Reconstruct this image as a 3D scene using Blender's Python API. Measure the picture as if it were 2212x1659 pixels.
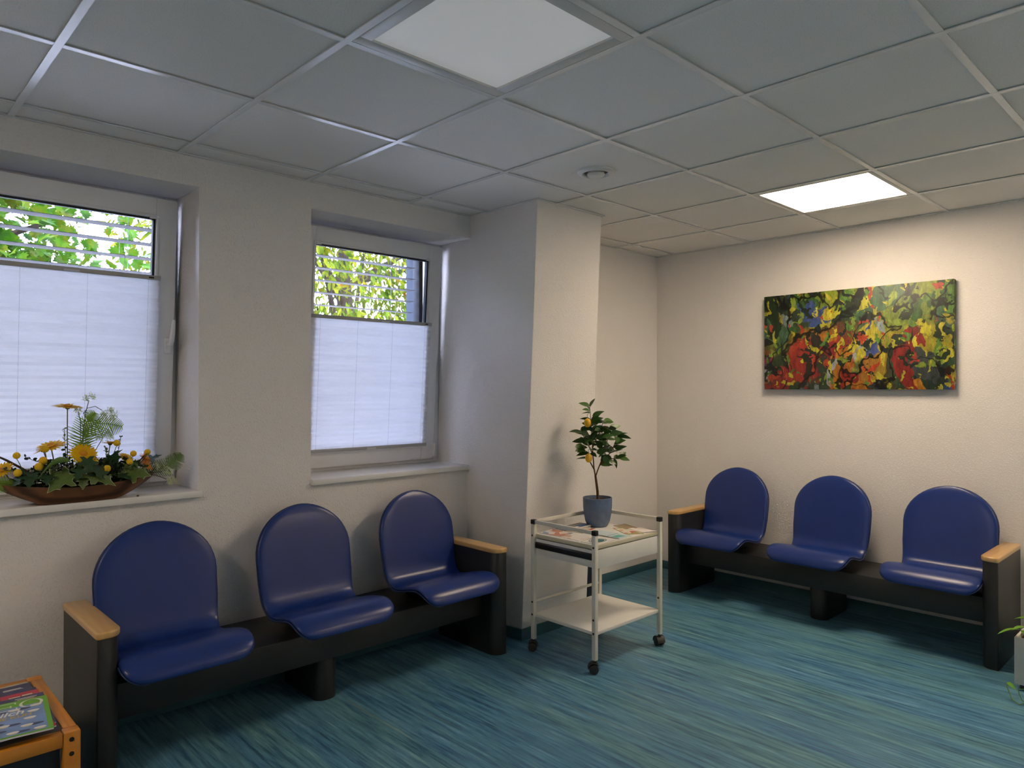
import bpy, bmesh, math, random
import numpy as np
from mathutils import Matrix, Vector, Euler

PI = math.pi
scene = bpy.context.scene
for o in list(bpy.data.objects):
    bpy.data.objects.remove(o, do_unlink=True)

# ------------------------------------------------------------------ camera
CAM_Z = 1.43
YAW, PITCH, ROLL = 0.8073, 0.0062, 0.0007
FPX = 1545.28
cd = bpy.data.cameras.new('camera')
cd.sensor_fit = 'HORIZONTAL'
cd.sensor_width = 36.0
cd.lens = 36.0 * FPX / 2212.0
cd.clip_start = 0.02
cam = bpy.data.objects.new('camera', cd)
scene.collection.objects.link(cam)
cam.location = (0, 0, CAM_Z)
cam.rotation_euler = (Matrix.Rotation(YAW - PI / 2, 3, 'Z') @ Matrix.Rotation(PI / 2 + PITCH, 3, 'X')
                      @ Matrix.Rotation(ROLL, 3, 'Z')).to_euler()
scene.camera = cam

# ------------------------------------------------------------------ colour management
scene.view_settings.view_transform = 'Standard'
scene.view_settings.look = 'None'
scene.view_settings.gamma = 1.0
scene.view_settings.use_curve_mapping = False
scene.view_settings.exposure = 0.45
scene.cycles.max_bounces = 5
scene.cycles.diffuse_bounces = 4
scene.cycles.glossy_bounces = 2
scene.cycles.transmission_bounces = 4
scene.cycles.transparent_max_bounces = 8
scene.cycles.caustics_reflective = False
scene.cycles.caustics_refractive = False

SKY_STRENGTH = 33.0
SUN_STRENGTH = 18.0
PANEL_COLOR = (1.0, 0.785, 0.565)
PANEL_STRENGTH = 20.0

# ------------------------------------------------------------------ world: blue sky with soft white clouds
wd = bpy.data.worlds.new('sky')
scene.world = wd
wd.use_nodes = True
nt = wd.node_tree
nt.nodes.clear()
tc = nt.nodes.new('ShaderNodeTexCoord')
nz = nt.nodes.new('ShaderNodeTexNoise')
nz.inputs['Scale'].default_value = 3.2
nz.inputs['Detail'].default_value = 5
rp = nt.nodes.new('ShaderNodeValToRGB')
rp.color_ramp.elements[0].position = 0.38
rp.color_ramp.elements[0].color = (0.028, 0.11, 0.38, 1)
rp.color_ramp.elements[1].position = 0.54
rp.color_ramp.elements[1].color = (0.66, 0.70, 0.92, 1)
bg = nt.nodes.new('ShaderNodeBackground')
bg.inputs['Strength'].default_value = SKY_STRENGTH
wo = nt.nodes.new('ShaderNodeOutputWorld')
nt.links.new(tc.outputs['Generated'], nz.inputs['Vector'])
nt.links.new(nz.outputs['Fac'], rp.inputs['Fac'])
nt.links.new(rp.outputs['Color'], bg.inputs['Color'])
nt.links.new(bg.outputs['Background'], wo.inputs['Surface'])

# ------------------------------------------------------------------ sun: over the roof, onto the trees outside
sl = bpy.data.lights.new('sun', 'SUN')
sl.energy = SUN_STRENGTH
sl.angle = math.radians(1.0)
sl.color = (1.0, 0.95, 0.84)
sun = bpy.data.objects.new('sun', sl)
scene.collection.objects.link(sun)
sun.rotation_euler = (math.radians(31), 0, math.radians(-25))   # shines towards +Y and down
sun.location = (0, -5, 12)


# ================================================================== helpers
COL = scene.collection
random.seed(7)
rng = np.random.default_rng(7)


def W(o):
    m = Matrix.Identity(4)
    while o is not None:
        m = o.matrix_basis @ m
        o = o.parent
    return m


def link(name, data, parent=None, world=None):
    o = bpy.data.objects.new(name, data)
    COL.objects.link(o)
    world = world if world is not None else Matrix.Identity(4)
    if parent is not None:
        o.parent = parent
        o.matrix_basis = W(parent).inverted() @ world
    else:
        o.matrix_basis = world
    return o


def tag(o, label=None, cat=None, group=None, kind=None):
    if label: o['label'] = label
    if cat: o['category'] = cat
    if group: o['group'] = group
    if kind: o['kind'] = kind
    return o


def thing(name, label, cat, loc=(0, 0, 0), rz=0.0, group=None, kind=None):
    o = link(name, None, None, Matrix.Translation(Vector(loc)) @ Matrix.Rotation(rz, 4, 'Z'))
    o.empty_display_size = 0.05
    return tag(o, label, cat, group, kind)


def copy_tree(o, parent=None):
    c = o.copy()
    COL.objects.link(c)
    c.parent = parent
    for ch in [x for x in bpy.data.objects if x.parent == o]:
        copy_tree(ch, c)
    return c


class MB:
    """collects faces of one mesh"""
    def __init__(self):
        self.v = []; self.f = []; self.mi = []

    def add(self, verts, faces, mi=0):
        b = len(self.v)
        self.v.extend([tuple(p) for p in verts])
        self.f.extend([tuple(i + b for i in f) for f in faces])
        self.mi.extend([mi] * len(faces))
        return self

    def box(self, a, b, mi=0):
        x0, y0, z0 = a; x1, y1, z1 = b
        v = [(x0, y0, z0), (x1, y0, z0), (x1, y1, z0), (x0, y1, z0), (x0, y0, z1), (x1, y0, z1), (x1, y1, z1), (x0, y1, z1)]
        f = [(0, 3, 2, 1), (4, 5, 6, 7), (0, 1, 5, 4), (1, 2, 6, 5), (2, 3, 7, 6), (3, 0, 4, 7)]
        return self.add(v, f, mi)

    def prism(self, poly, z0, z1, mi=0):
        n = len(poly)
        v = [(p[0], p[1], z0) for p in poly] + [(p[0], p[1], z1) for p in poly]
        f = [tuple(reversed(range(n))), tuple(range(n, 2 * n))] + [(i, (i + 1) % n, n + (i + 1) % n, n + i) for i in range(n)]
        return self.add(v, f, mi)

    def loft(self, rings, closed=True, caps=True, mi=0):
        n = len(rings[0]); v = [p for r in rings for p in r]; f = []
        m = n if closed else n - 1
        for i in range(len(rings) - 1):
            for j in range(m):
                f.append((i * n + j, i * n + (j + 1) % n, (i + 1) * n + (j + 1) % n, (i + 1) * n + j))
        if caps and closed:
            f.append(tuple(reversed(range(n))))
            f.append(tuple(range((len(rings) - 1) * n, len(rings) * n)))
        return self.add(v, f, mi)

    def lathe(self, prof, c=(0, 0, 0), n=24, caps=True, mi=0):
        rings = [[(c[0] + r * math.cos(2 * PI * k / n), c[1] + r * math.sin(2 * PI * k / n), c[2] + z) for k in range(n)] for r, z in prof]
        return self.loft(rings, True, caps, mi)

    def tube(self, pts, rad, n=8, caps=True, mi=0):
        pts = [Vector(p) for p in pts]
        if not isinstance(rad, (list, tuple)): rad = [rad] * len(pts)
        rings = []; up = None
        for i, p in enumerate(pts):
            t = (pts[min(i + 1, len(pts) - 1)] - pts[max(i - 1, 0)])
            if t.length < 1e-9: t = Vector((0, 0, 1))
            t.normalize()
            if up is None:
                up = Vector((0, 0, 1)) if abs(t.z) < 0.9 else Vector((1, 0, 0))
            a = t.cross(up)
            if a.length < 1e-6: a = t.orthogonal()
            a.normalize(); b = a.cross(t).normalized(); up = b
            rings.append([tuple(p + rad[i] * (math.cos(2 * PI * k / n) * a + math.sin(2 * PI * k / n) * b)) for k in range(n)])
        return self.loft(rings, True, caps, mi)

    def sphere(self, c, r, n=10, m=7, mi=0):
        if not isinstance(r, (list, tuple)): r = (r, r, r)
        rings = []
        for i in range(m + 1):
            th = PI * i / m; s = max(math.sin(th), 0.03); cz = math.cos(th)
            rings.append([(c[0] + r[0] * s * math.cos(2 * PI * k / n), c[1] + r[1] * s * math.sin(2 * PI * k / n), c[2] - r[2] * cz) for k in range(n)])
        return self.loft(rings, True, True, mi)

    def mesh(self, name, mats, bevel=0, smooth=40, segs=2):
        if not isinstance(mats, (list, tuple)): mats = [mats]
        me = bpy.data.meshes.new(name)
        me.from_pydata(self.v, [], self.f)
        for m in mats: me.materials.append(m)
        if any(self.mi):
            me.polygons.foreach_set('material_index', self.mi)
        bm = bmesh.new(); bm.from_mesh(me)
        bmesh.ops.recalc_face_normals(bm, faces=bm.faces)
        if bevel:
            es = [e for e in bm.edges if len(e.link_faces) == 2 and e.calc_face_angle(0) > 0.5]
            bmesh.ops.bevel(bm, geom=es, offset=bevel, segments=segs, profile=0.5, affect='EDGES', clamp_overlap=True)
        bm.to_mesh(me); bm.free()
        if smooth:
            me.shade_smooth(); me.set_sharp_from_angle(angle=math.radians(smooth))
        me.update()
        return me

    def build(self, name, mats, parent=None, bevel=0, smooth=40, world=None, segs=2):
        """verts are in world space unless world is given"""
        if world is None:
            a = np.array(self.v); c = (a.min(0) + a.max(0)) / 2
            self.v = [tuple(p) for p in (a - c)]
            world = Matrix.Translation(Vector(c))
        return link(name, self.mesh(name, mats, bevel, smooth, segs), parent, world)


def bx(name, a, b, m, parent=None, bevel=0, smooth=40):
    return MB().box(a, b).build(name, m, parent, bevel, smooth)


def rect_round(x0, y0, x1, y1, radii, n=6):
    """plan outline, radii for corners (x0y0, x1y0, x1y1, x0y1)"""
    out = []
    cs = [(x0, y0, PI), (x1, y0, 1.5 * PI), (x1, y1, 0), (x0, y1, .5 * PI)]
    sg = [(1, 1), (-1, 1), (-1, -1), (1, -1)]
    for (x, y, a0), (sx, sy), r in zip(cs, sg, radii):
        if r <= 0: out.append((x, y)); continue
        for k in range(n + 1):
            a = a0 + .5 * PI * k / n
            out.append((x + sx * r + r * math.cos(a), y + sy * r + r * math.sin(a)))
    return out


# ------------------------------------------------------------------ materials
def new_mat(name):
    m = bpy.data.materials.new(name); m.use_nodes = True
    return m, m.node_tree, m.node_tree.nodes['Principled BSDF']


def node(nt, typ, **kw):
    n = nt.nodes.new(typ)
    for k, v in kw.items(): setattr(n, k, v)
    return n


def coords(nt, scale=(1, 1, 1), rot=(0, 0, 0), src='Object'):
    t = node(nt, 'ShaderNodeTexCoord'); mp = node(nt, 'ShaderNodeMapping')
    mp.inputs['Scale'].default_value = scale; mp.inputs['Rotation'].default_value = rot
    nt.links.new(t.outputs[src], mp.inputs['Vector'])
    return mp.outputs['Vector']


def ramp(nt, fac, stops):
    r = node(nt, 'ShaderNodeValToRGB'); e = r.color_ramp.elements
    while len(e) < len(stops): e.new(0.5)
    for k, (p, c) in enumerate(stops):
        e[k].position = p; e[k].color = (*c, 1) if len(c) == 3 else c
    nt.links.new(fac, r.inputs['Fac'])
    return r.outputs['Color']


def noise(nt, vec, scale, detail=3, rough=.5):
    n = node(nt, 'ShaderNodeTexNoise')
    n.inputs['Scale'].default_value = scale; n.inputs['Detail'].default_value = detail; n.inputs['Roughness'].default_value = rough
    nt.links.new(vec, n.inputs['Vector'])
    return n.outputs['Fac']


def bump(nt, bs, h, strength, dist):
    b = node(nt, 'ShaderNodeBump')
    b.inputs['Strength'].default_value = strength; b.inputs['Distance'].default_value = dist
    nt.links.new(h, b.inputs['Height']); nt.links.new(b.outputs['Normal'], bs.inputs['Normal'])


def mat(name, col, rough=.5, var=.06, scale=18, spec=.5, metal=0, bmp=0, bscale=200, bdist=.001, coat=0, src='Object'):
    m, nt, bs = new_mat(name)
    bs.inputs['Roughness'].default_value = rough
    bs.inputs['Metallic'].default_value = metal
    bs.inputs['Specular IOR Level'].default_value = spec
    bs.inputs['Coat Weight'].default_value = coat
    v = coords(nt, src=src)
    c0 = tuple(max(0, x * (1 - var)) for x in col); c1 = tuple(min(1, x * (1 + var)) for x in col)
    nt.links.new(ramp(nt, noise(nt, v, scale), [(.3, c0), (.7, c1)]), bs.inputs['Base Color'])
    if bmp: bump(nt, bs, noise(nt, v, bscale, 2), bmp, bdist)
    return m


def wall_mat():
    m, nt, bs = new_mat('woodchip_wallpaper')
    bs.inputs['Roughness'].default_value = .85
    bs.inputs['Specular IOR Level'].default_value = .25
    v = coords(nt)
    nt.links.new(ramp(nt, noise(nt, v, 2.5), [(.3, (.83, .80, .775)), (.7, (.86, .83, .805))]), bs.inputs['Base Color'])
    h = ramp(nt, noise(nt, v, 135, 2, .5), [(.54, (0, 0, 0)), (.70, (1, 1, 1))])
    bump(nt, bs, h, .6, .0024)
    return m


def floor_mat():
    m, nt, bs = new_mat('streaked_linoleum')
    bs.inputs['Roughness'].default_value = .38
    bs.inputs['Specular IOR Level'].default_value = .35
    v = coords(nt, (1, .035, 1))
    v2 = coords(nt, (1, .06, 1))
    a = noise(nt, v, 9, 3, .6)
    b = noise(nt, v2, 55, 4, .7)
    c = noise(nt, v, 30, 2, .5)
    base = ramp(nt, b, [(.27, (.024, .080, .160)), (.40, (.058, .165, .265)), (.50, (.098, .245, .345)), (.60, (.130, .300, .395)), (.75, (.26, .45, .54))])
    hue = ramp(nt, a, [(.30, (.72, .88, 1.10)), (.45, (.88, .96, 1.04)), (.58, (1.0, 1.03, .95)), (.72, (1.12, 1.05, .92))])
    mx = node(nt, 'ShaderNodeMix', data_type='RGBA', blend_type='MULTIPLY'); mx.inputs['Factor'].default_value = 1
    nt.links.new(base, mx.inputs['A']); nt.links.new(hue, mx.inputs['B'])
    st = ramp(nt, c, [(.66, (0, 0, 0)), (.74, (1, 1, 1))])
    mx2 = node(nt, 'ShaderNodeMix', data_type='RGBA')
    fm = node(nt, 'ShaderNodeMath', operation='MULTIPLY'); fm.inputs[1].default_value = .35
    nt.links.new(st, fm.inputs[0]); nt.links.new(fm.outputs[0], mx2.inputs['Factor'])
    nt.links.new(mx.outputs['Result'], mx2.inputs['A']); mx2.inputs['B'].default_value = (.30, .32, .20, 1)
    nt.links.new(mx2.outputs['Result'], bs.inputs['Base Color'])
    bump(nt, bs, noise(nt, coords(nt), 300, 2), .05, .001)
    return m


def tile_mat():
    m, nt, bs = new_mat('mineral_fibre_tile')
    bs.inputs['Roughness'].default_value = .8
    bs.inputs['Specular IOR Level'].default_value = .3
    v = coords(nt)
    f = noise(nt, v, 260, 2)
    g = noise(nt, v, 140, 2)
    base = ramp(nt, f, [(.30, (.64, .615, .58)), (.38, (.82, .79, .75)), (.7, (.86, .83, .79))])
    nt.links.new(base, bs.inputs['Base Color'])
    bump(nt, bs, g, .25, .003)
    return m


def wood_mat(name, c0, c1, rough, axis='X', scale=14, coat=.3):
    m, nt, bs = new_mat(name)
    bs.inputs['Roughness'].default_value = rough; bs.inputs['Coat Weight'].default_value = coat; bs.inputs['Coat Roughness'].default_value = .15
    s = {'X': (.12, 1, 1), 'Y': (1, .12, 1), 'Z': (1, 1, .12)}[axis]
    v = coords(nt, s)
    w = node(nt, 'ShaderNodeTexWave', bands_direction={'X': 'Y', 'Y': 'X', 'Z': 'X'}[axis])
    w.inputs['Scale'].default_value = scale; w.inputs['Distortion'].default_value = 6; w.inputs['Detail'].default_value = 3
    nt.links.new(v, w.inputs['Vector'])
    nt.links.new(ramp(nt, w.outputs['Fac'], [(.1, c0), (.9, c1)]), bs.inputs['Base Color'])
    return m


def emis_mat(name, col, strength):
    m, nt, bs = new_mat(name)
    v = coords(nt)
    c = ramp(nt, noise(nt, v, 3), [(.3, tuple(x * .99 for x in col)), (.7, col)])
    bs.inputs['Base Color'].default_value = (.9, .9, .85, 1)
    nt.links.new(c, bs.inputs['Emission Color']); bs.inputs['Emission Strength'].default_value = strength
    return m


def trans_mat(name, col, rough=.6, weight=.5, var=.1, scale=25):
    m, nt, bs = new_mat(name)
    v = coords(nt)
    c0 = tuple(x * (1 - var) for x in col); c1 = tuple(min(1, x * (1 + var)) for x in col)
    c = ramp(nt, noise(nt, v, scale), [(.3, c0), (.7, c1)])
    nt.links.new(c, bs.inputs['Base Color']); bs.inputs['Roughness'].default_value = rough
    tr = node(nt, 'ShaderNodeBsdfTranslucent'); nt.links.new(c, tr.inputs['Color'])
    mx = node(nt, 'ShaderNodeMixShader'); mx.inputs['Fac'].default_value = weight
    out = nt.nodes['Material Output']
    nt.links.new(bs.outputs[0], mx.inputs[1]); nt.links.new(tr.outputs[0], mx.inputs[2]); nt.links.new(mx.outputs[0], out.inputs['Surface'])
    return m


def leaf_var_mat(name, cols, weight=.35, rough=.5, vscale=1.3):
    """tree foliage with colour patches that change from spot to spot in the crown"""
    m, nt, bs = new_mat(name)
    t = node(nt, 'ShaderNodeNewGeometry')
    c = ramp(nt, noise(nt, t.outputs['Position'], vscale * 4, 3, .7), [(.28 + .44 * k / (len(cols) - 1), c) for k, c in enumerate(cols)])
    nt.links.new(c, bs.inputs['Base Color']); bs.inputs['Roughness'].default_value = rough; bs.inputs['Specular IOR Level'].default_value = .04
    tr = node(nt, 'ShaderNodeBsdfTranslucent'); nt.links.new(c, tr.inputs['Color'])
    mx = node(nt, 'ShaderNodeMixShader'); mx.inputs['Fac'].default_value = weight
    nt.links.new(bs.outputs[0], mx.inputs[1]); nt.links.new(tr.outputs[0], mx.inputs[2])
    nt.links.new(mx.outputs[0], nt.nodes['Material Output'].inputs['Surface'])
    return m


def glass_mat():
    m, nt, bs = new_mat('window_glass')
    nt.nodes.remove(bs)
    tr = node(nt, 'ShaderNodeBsdfTransparent'); tr.inputs['Color'].default_value = (.93, .95, .95, 1)
    gl = node(nt, 'ShaderNodeBsdfGlossy'); gl.inputs['Roughness'].default_value = .02
    fr = node(nt, 'ShaderNodeFresnel'); fr.inputs['IOR'].default_value = 1.45
    mx = node(nt, 'ShaderNodeMixShader')
    nt.links.new(fr.outputs[0], mx.inputs['Fac']); nt.links.new(tr.outputs[0], mx.inputs[1]); nt.links.new(gl.outputs[0], mx.inputs[2])
    nt.links.new(mx.outputs[0], nt.nodes['Material Output'].inputs['Surface'])
    return m


M = {}
M['wall'] = wall_mat()
M['floor'] = floor_mat()
M['tile'] = tile_mat()
M['grid'] = mat('white_ceiling_grid', (.80, .79, .775), .25, .02, spec=.7)
M['plenum'] = mat('plenum_dark', (.05, .05, .05), .9)
M['base'] = mat('teal_skirting', (.045, .125, .155), .45, .12, 6)
M['upvc'] = mat('white_upvc', (.85, .85, .86), .35, .015)
M['sill'] = mat('white_sill_laminate', (.84, .83, .80), .25, .02)
M['anth'] = mat('anthracite_frame', (.012, .014, .020), .5, .1, spec=.1)
M['rubber'] = mat('black_gasket', (.012, .013, .018), .5, .1)
M['reveal'] = mat('outer_reveal_render', (.030, .036, .050), .8, .05, spec=.1)
M['alu'] = mat('grey_aluminium_slat', (.085, .083, .088), .7, .03, spec=.08)
M['cord'] = mat('grey_cord', (.34, .34, .38), .7)
M['glass'] = glass_mat()
M['blind'] = trans_mat('pleated_blind_fabric', (.85, .85, .90), .8, .35, .012, 8)
M['rail'] = mat('blind_rail_aluminium', (.42, .41, .40), .4, .03)
M['clear'] = mat('clear_plastic_tab', (.70, .70, .72), .2, .02)
M['blue'] = mat('blue_upholstery_leather', (.010, .032, .185), .30, .06, 12, .5, bmp=.06, bscale=900, bdist=.0006)
M['bluepipe'] = mat('blue_piping', (.016, .036, .13), .4, .05)
M['black'] = mat('charcoal_laminate', (.017, .017, .018), .42, .06, 30, bmp=.04, bscale=700)
M['beech'] = wood_mat('beech_armrest', (.62, .37, .13), (.67, .41, .155), .3, 'Y', 9, .5)
M['cream'] = mat('cream_powder_coat', (.70, .68, .60), .4, .02)
M['whitepan'] = mat('white_melamine', (.78, .77, .73), .45, .02)
M['creamtop'] = mat('cream_edge_band', (.66, .61, .45), .45, .03)
M['blackpl'] = mat('black_plastic', (.014, .014, .015), .4, .1)
M['castor'] = mat('castor_plastic', (.020, .020, .022), .45, .1)
M['navy'] = mat('dark_navy_paint', (.012, .016, .026), .5, .1)
M['orange'] = wood_mat('orange_stained_beech', (.56, .20, .012), (.64, .25, .020), .38, 'X', 16, .3)
M['orangeY'] = wood_mat('orange_stained_beech_rail', (.56, .20, .012), (.64, .25, .020), .38, 'Y', 16, .3)
M['greytop'] = mat('dark_grey_tabletop', (.09, .085, .09), .5)
M['potblue'] = mat('glazed_grey_blue_pot', (.115, .165, .27), .18, .10, 30, .5)
M['soil'] = mat('brown_granules', (.10, .045, .02), .9, .4, 150, bmp=.5, bscale=120, bdist=.004)
M['bark'] = mat('brown_bark', (.11, .055, .022), .8, .3, 60, bmp=.4, bscale=90, bdist=.002)
M['cleaf'] = mat('dark_green_citrus_leaf', (.038, .095, .018), .32, .35, 25)
M['cleaf2'] = mat('fresh_green_citrus_leaf', (.070, .165, .025), .35, .25, 25)
M['lemon'] = mat('yellow_fruit_skin', (.85, .47, .012), .38, .06, 40, bmp=.1, bscale=300)
M['whitepot'] = mat('white_planter', (.62, .61, .57), .5, .04)
M['pothos'] = mat('light_green_pothos_leaf', (.165, .37, .035), .35, .25, 40)
M['stem'] = mat('green_stem', (.10, .20, .03), .5, .15)
M['gwood'] = wood_mat('dark_brown_bowl_wood', (.060, .024, .010), (.21, .085, .034), .5, 'X', 9, .15)
M['yellow'] = trans_mat('yellow_petal', (.95, .60, .010), .5, .3, .08, 60)
M['ydisc'] = mat('amber_flower_centre', (.62, .27, .008), .7, .2, 200)
M['yball'] = mat('yellow_ball_flower', (.86, .53, .01), .8, .12, 300, bmp=.8, bscale=350, bdist=.003)
M['orangep'] = trans_mat('orange_petal', (.80, .30, .006), .5, .25, .12, 50)
M['ivy'] = mat('dark_ivy_leaf', (.020, .058, .020), .42, .3, 30)
M['ivyl'] = mat('grey_green_lobed_leaf', (.095, .155, .032), .45, .25, 30)
M['ivyrim'] = mat('pale_leaf_rim', (.42, .46, .24), .5, .1)
M['darkfol'] = mat('dark_filler_foliage', (.012, .028, .010), .6, .4, 60)
M['fern'] = trans_mat('bright_fern', (.20, .34, .03), .5, .4, .15, 40)
M['fernd'] = trans_mat('muted_fern', (.13, .20, .055), .5, .35, .15, 40)
M['whitefl'] = trans_mat('greenish_white_blossom', (.62, .68, .40), .6, .3, .08, 60)
M['twig'] = mat('dark_twig', (.045, .022, .016), .7)
M['stemg'] = mat('olive_flower_stem', (.16, .17, .05), .6)
M['off'] = emis_mat('dim_opal_diffuser', (1.0, .97, .98), .12)
M['lampframe'] = mat('lamp_frame_white', (.66, .65, .63), .4, .02)
M['lit'] = emis_mat('lit_opal_diffuser', PANEL_COLOR, PANEL_STRENGTH)
M['ventw'] = mat('vent_white_metal', (.74, .73, .71), .35, .02)
M['bounce'] = mat('pale_bounce_ground', (.55, .53, .54), .9, .10, 3)  # ground outside is kept pale to reflect daylight up to the windows
M['trunk'] = mat('tree_bark', (.018, .014, .010), .9, .3, 8, spec=.05)
M['paper'] = mat('paper_white', (.80, .78, .74), .55, .03)
M['screw'] = mat('dark_screw_head', (.03, .026, .028), .35, .1, metal=.4)

# ================================================================== room shell
WY = 3.35            # window wall plane
RX = 4.82            # right wall plane
X0, Y0 = -2.2, -2.0  # walls behind the camera
CZ = 2.4835          # visible plane of the ceiling grid
TOP = 2.75
WOUT = 3.95          # outer face of the window wall

fl = tag(bx('floor', (X0 - .2, Y0 - .2, -.12), (RX + .2, WY + .1, 0), M['floor']), 'teal blue streaked linoleum floor', 'floor', kind='structure')
W0 = (-1.40, -.345); W1 = (0.17, 1.225); W2 = (1.785, 2.85); SB, LT = .935, 2.35
mb = MB()
for a, b in [((X0 - .2, WY, -.12), (W0[0], WOUT, TOP)), ((W0[1], WY, -.12), (W1[0], WOUT, TOP)), ((W0[0], WY, -.12), (W0[1], WOUT, SB)), ((W0[0], WY, LT), (W0[1], WOUT, TOP)), ((W1[1], WY, -.12), (W2[0], WOUT, TOP)), ((W2[1], WY, -.12), (RX + .2, WOUT, TOP)),
             ((W1[0], WY, -.12), (W1[1], WOUT, SB)), ((W2[0], WY, -.12), (W2[1], WOUT, SB)),
             ((W1[0], WY, LT), (W1[1], WOUT, TOP)), ((W2[0], WY, LT), (W2[1], WOUT, TOP))]:
    mb.box(a, b)
wl = tag(mb.build('wall_left', M['wall'], smooth=0, world=Matrix.Identity(4)), 'white woodchip wall with recessed windows', 'wall', kind='structure')
for nm, a, b in [('wall_right', (RX, Y0 - .2, -.12), (RX + .2, WY, TOP)), ('wall_front', (X0 - .2, Y0 - .2, -.12), (RX, Y0, TOP)),
                 ('wall_rear', (X0 - .2, Y0, -.12), (X0, WY, TOP))]:
    lab = {'wall_right': 'cream woodchip wall behind the painting', 'wall_front': 'plain white wall opposite the windows',
           'wall_rear': 'plain white wall facing the painting wall'}[nm]
    tag(MB().box(a, b).build(nm, M['wall'], smooth=0, world=Matrix.Identity(4)), lab, 'wall', kind='structure')
# pillar: its room face leans, so it is deeper at the top
PX0, PX1, PYT, PYB = 2.858, 3.42, 2.78, 2.905
ztop = CZ + .02
v = [(PX0, PYB, 0), (PX1, PYB, 0), (PX1, 3.644, 0), (2.812, 3.644, 0), (PX0, PYT, ztop), (PX1, PYT, ztop), (PX1, 3.644, ztop), (2.851, 3.644, ztop)]
f = [(0, 3, 2, 1), (4, 5, 6, 7), (0, 1, 5, 4), (1, 2, 6, 5), (2, 3, 7, 6), (3, 0, 4, 7)]
tag(MB().add(v, f).build('wall_pillar', M['wall'], smooth=0, bevel=.004, world=Matrix.Identity(4)), 'white woodchip pillar with leaning face between window and corner', 'wall', kind='structure')

# skirting
BH, BT = .064, .012
def skirt(name, a, b, lab):
    tag(bx(name, a, b, M['base'], bevel=.003), lab, 'skirting', kind='structure')
skirt('baseboard_left', (X0, WY - BT, 0), (2.795, WY, BH), 'teal skirting strip under the windows')
skirt('baseboard_right', (RX - BT, Y0, 0), (RX, WY, BH), 'teal skirting strip along the painting wall')
skirt('baseboard_back', (PX1, WY - BT, 0), (RX - BT, WY, BH), 'teal skirting strip in the corner behind the pillar')
yb = PYB + (PYT - PYB) * BH / ztop
pl = [(PX0 - BT, PYB - BT), (PX1 + BT, PYB - BT), (PX1 + BT, WY - BT), (PX1, WY - BT), (PX1, PYB), (PX0, PYB), (2.818, WY - BT), (2.812 - BT, WY - BT)]
tag(MB().prism(pl, 0, BH).build('baseboard_pillar', M['base'], bevel=.002), 'teal skirting strip around the pillar foot', 'skirting', kind='structure')
skirt('baseboard_front', (X0, Y0, 0), (RX - BT, Y0 + BT, BH), 'teal skirting strip opposite the windows')
skirt('baseboard_rear', (X0, Y0 + BT, 0), (X0 + BT, WY - BT, BH), 'teal skirting strip facing the painting wall')

# ------------------------------------------------------------------ suspended ceiling
ce = tag(bx('ceiling', (X0 - .2, Y0 - .2, TOP - .1), (RX + .2, WOUT, TOP), M['plenum']), 'suspended ceiling of grey square tiles in white grid', 'ceiling', kind='structure')
GX0, GY0, TX, TY = .5082, 3.1802, .625, .6326
xs = [X0] + [GX0 + TX * i for i in range(-4, 7)] + [RX]
ys = [WY] + [GY0 - TY * j for j in range(0, 9)] + [Y0]
LIT = {(5, 2), (-3, 2), (5, 6)}; OFF = {(1, 2)}; VENT = (3, 1)
cache = {}
for a in range(len(xs) - 1):
    for b in range(len(ys) - 1):
        i, j = a - 5, b - 1
        x0, x1, y1, y0 = xs[a], xs[a + 1], ys[b], ys[b + 1]
        if (i, j) in LIT or (i, j) in OFF: continue
        w, h = x1 - x0 - .006, y1 - y0 - .006
        key = (round(w, 3), round(h, 3))
        if key not in cache:
            cache[key] = MB().box((-w / 2, -h / 2, 0), (w / 2, h / 2, .015)).mesh('ceiling_tile', M['tile'], .002, 0, 1)
        # skip the piece swallowed by the pillar
        if x0 > PX0 and x1 < PX1 and y0 > PYT: continue
        link('ceiling_tile', cache[key], ce, Matrix.Translation(((x0 + x1) / 2, (y0 + y1) / 2, CZ + .006)))
for a in range(1, len(xs) - 1):
    bx('main_runner', (xs[a] - .012, Y0, CZ), (xs[a] + .012, WY, CZ + .004), M['grid'], ce)
for b in range(1, len(ys) - 1):
    for a in range(len(xs) - 1):
        l0 = xs[a] + (.0125 if a > 0 else 0); l1 = xs[a + 1] - (.0125 if a < len(xs) - 2 else 0)
        if ys[b] > PYT and l0 > PX0 - .1 and l1 < PX1 + .1: continue
        bx('cross_runner', (l0, ys[b] - .012, CZ + .0004), (l1, ys[b] + .012, CZ + .004), M['grid'], ce)
for nm, a, b in [('edge_trim', (X0, WY - .016, CZ - .001), (PX0, WY, CZ + .004)), ('edge_trim', (PX1, WY - .016, CZ - .001), (RX, WY, CZ + .004)),
                 ('edge_trim', (RX - .016, Y0, CZ - .001), (RX, WY, CZ + .004)), ('edge_trim', (PX0 - .014, PYT - .014, CZ - .002), (PX1 + .014, PYT, CZ + .004)),
                 ('edge_trim', (PX0 - .014, PYT, CZ - .002), (PX0, WY, CZ + .004)), ('edge_trim', (PX1, PYT, CZ - .002), (PX1 + .014, WY, CZ + .004))]:
    bx(nm, a, b, M['grid'], ce)

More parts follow.
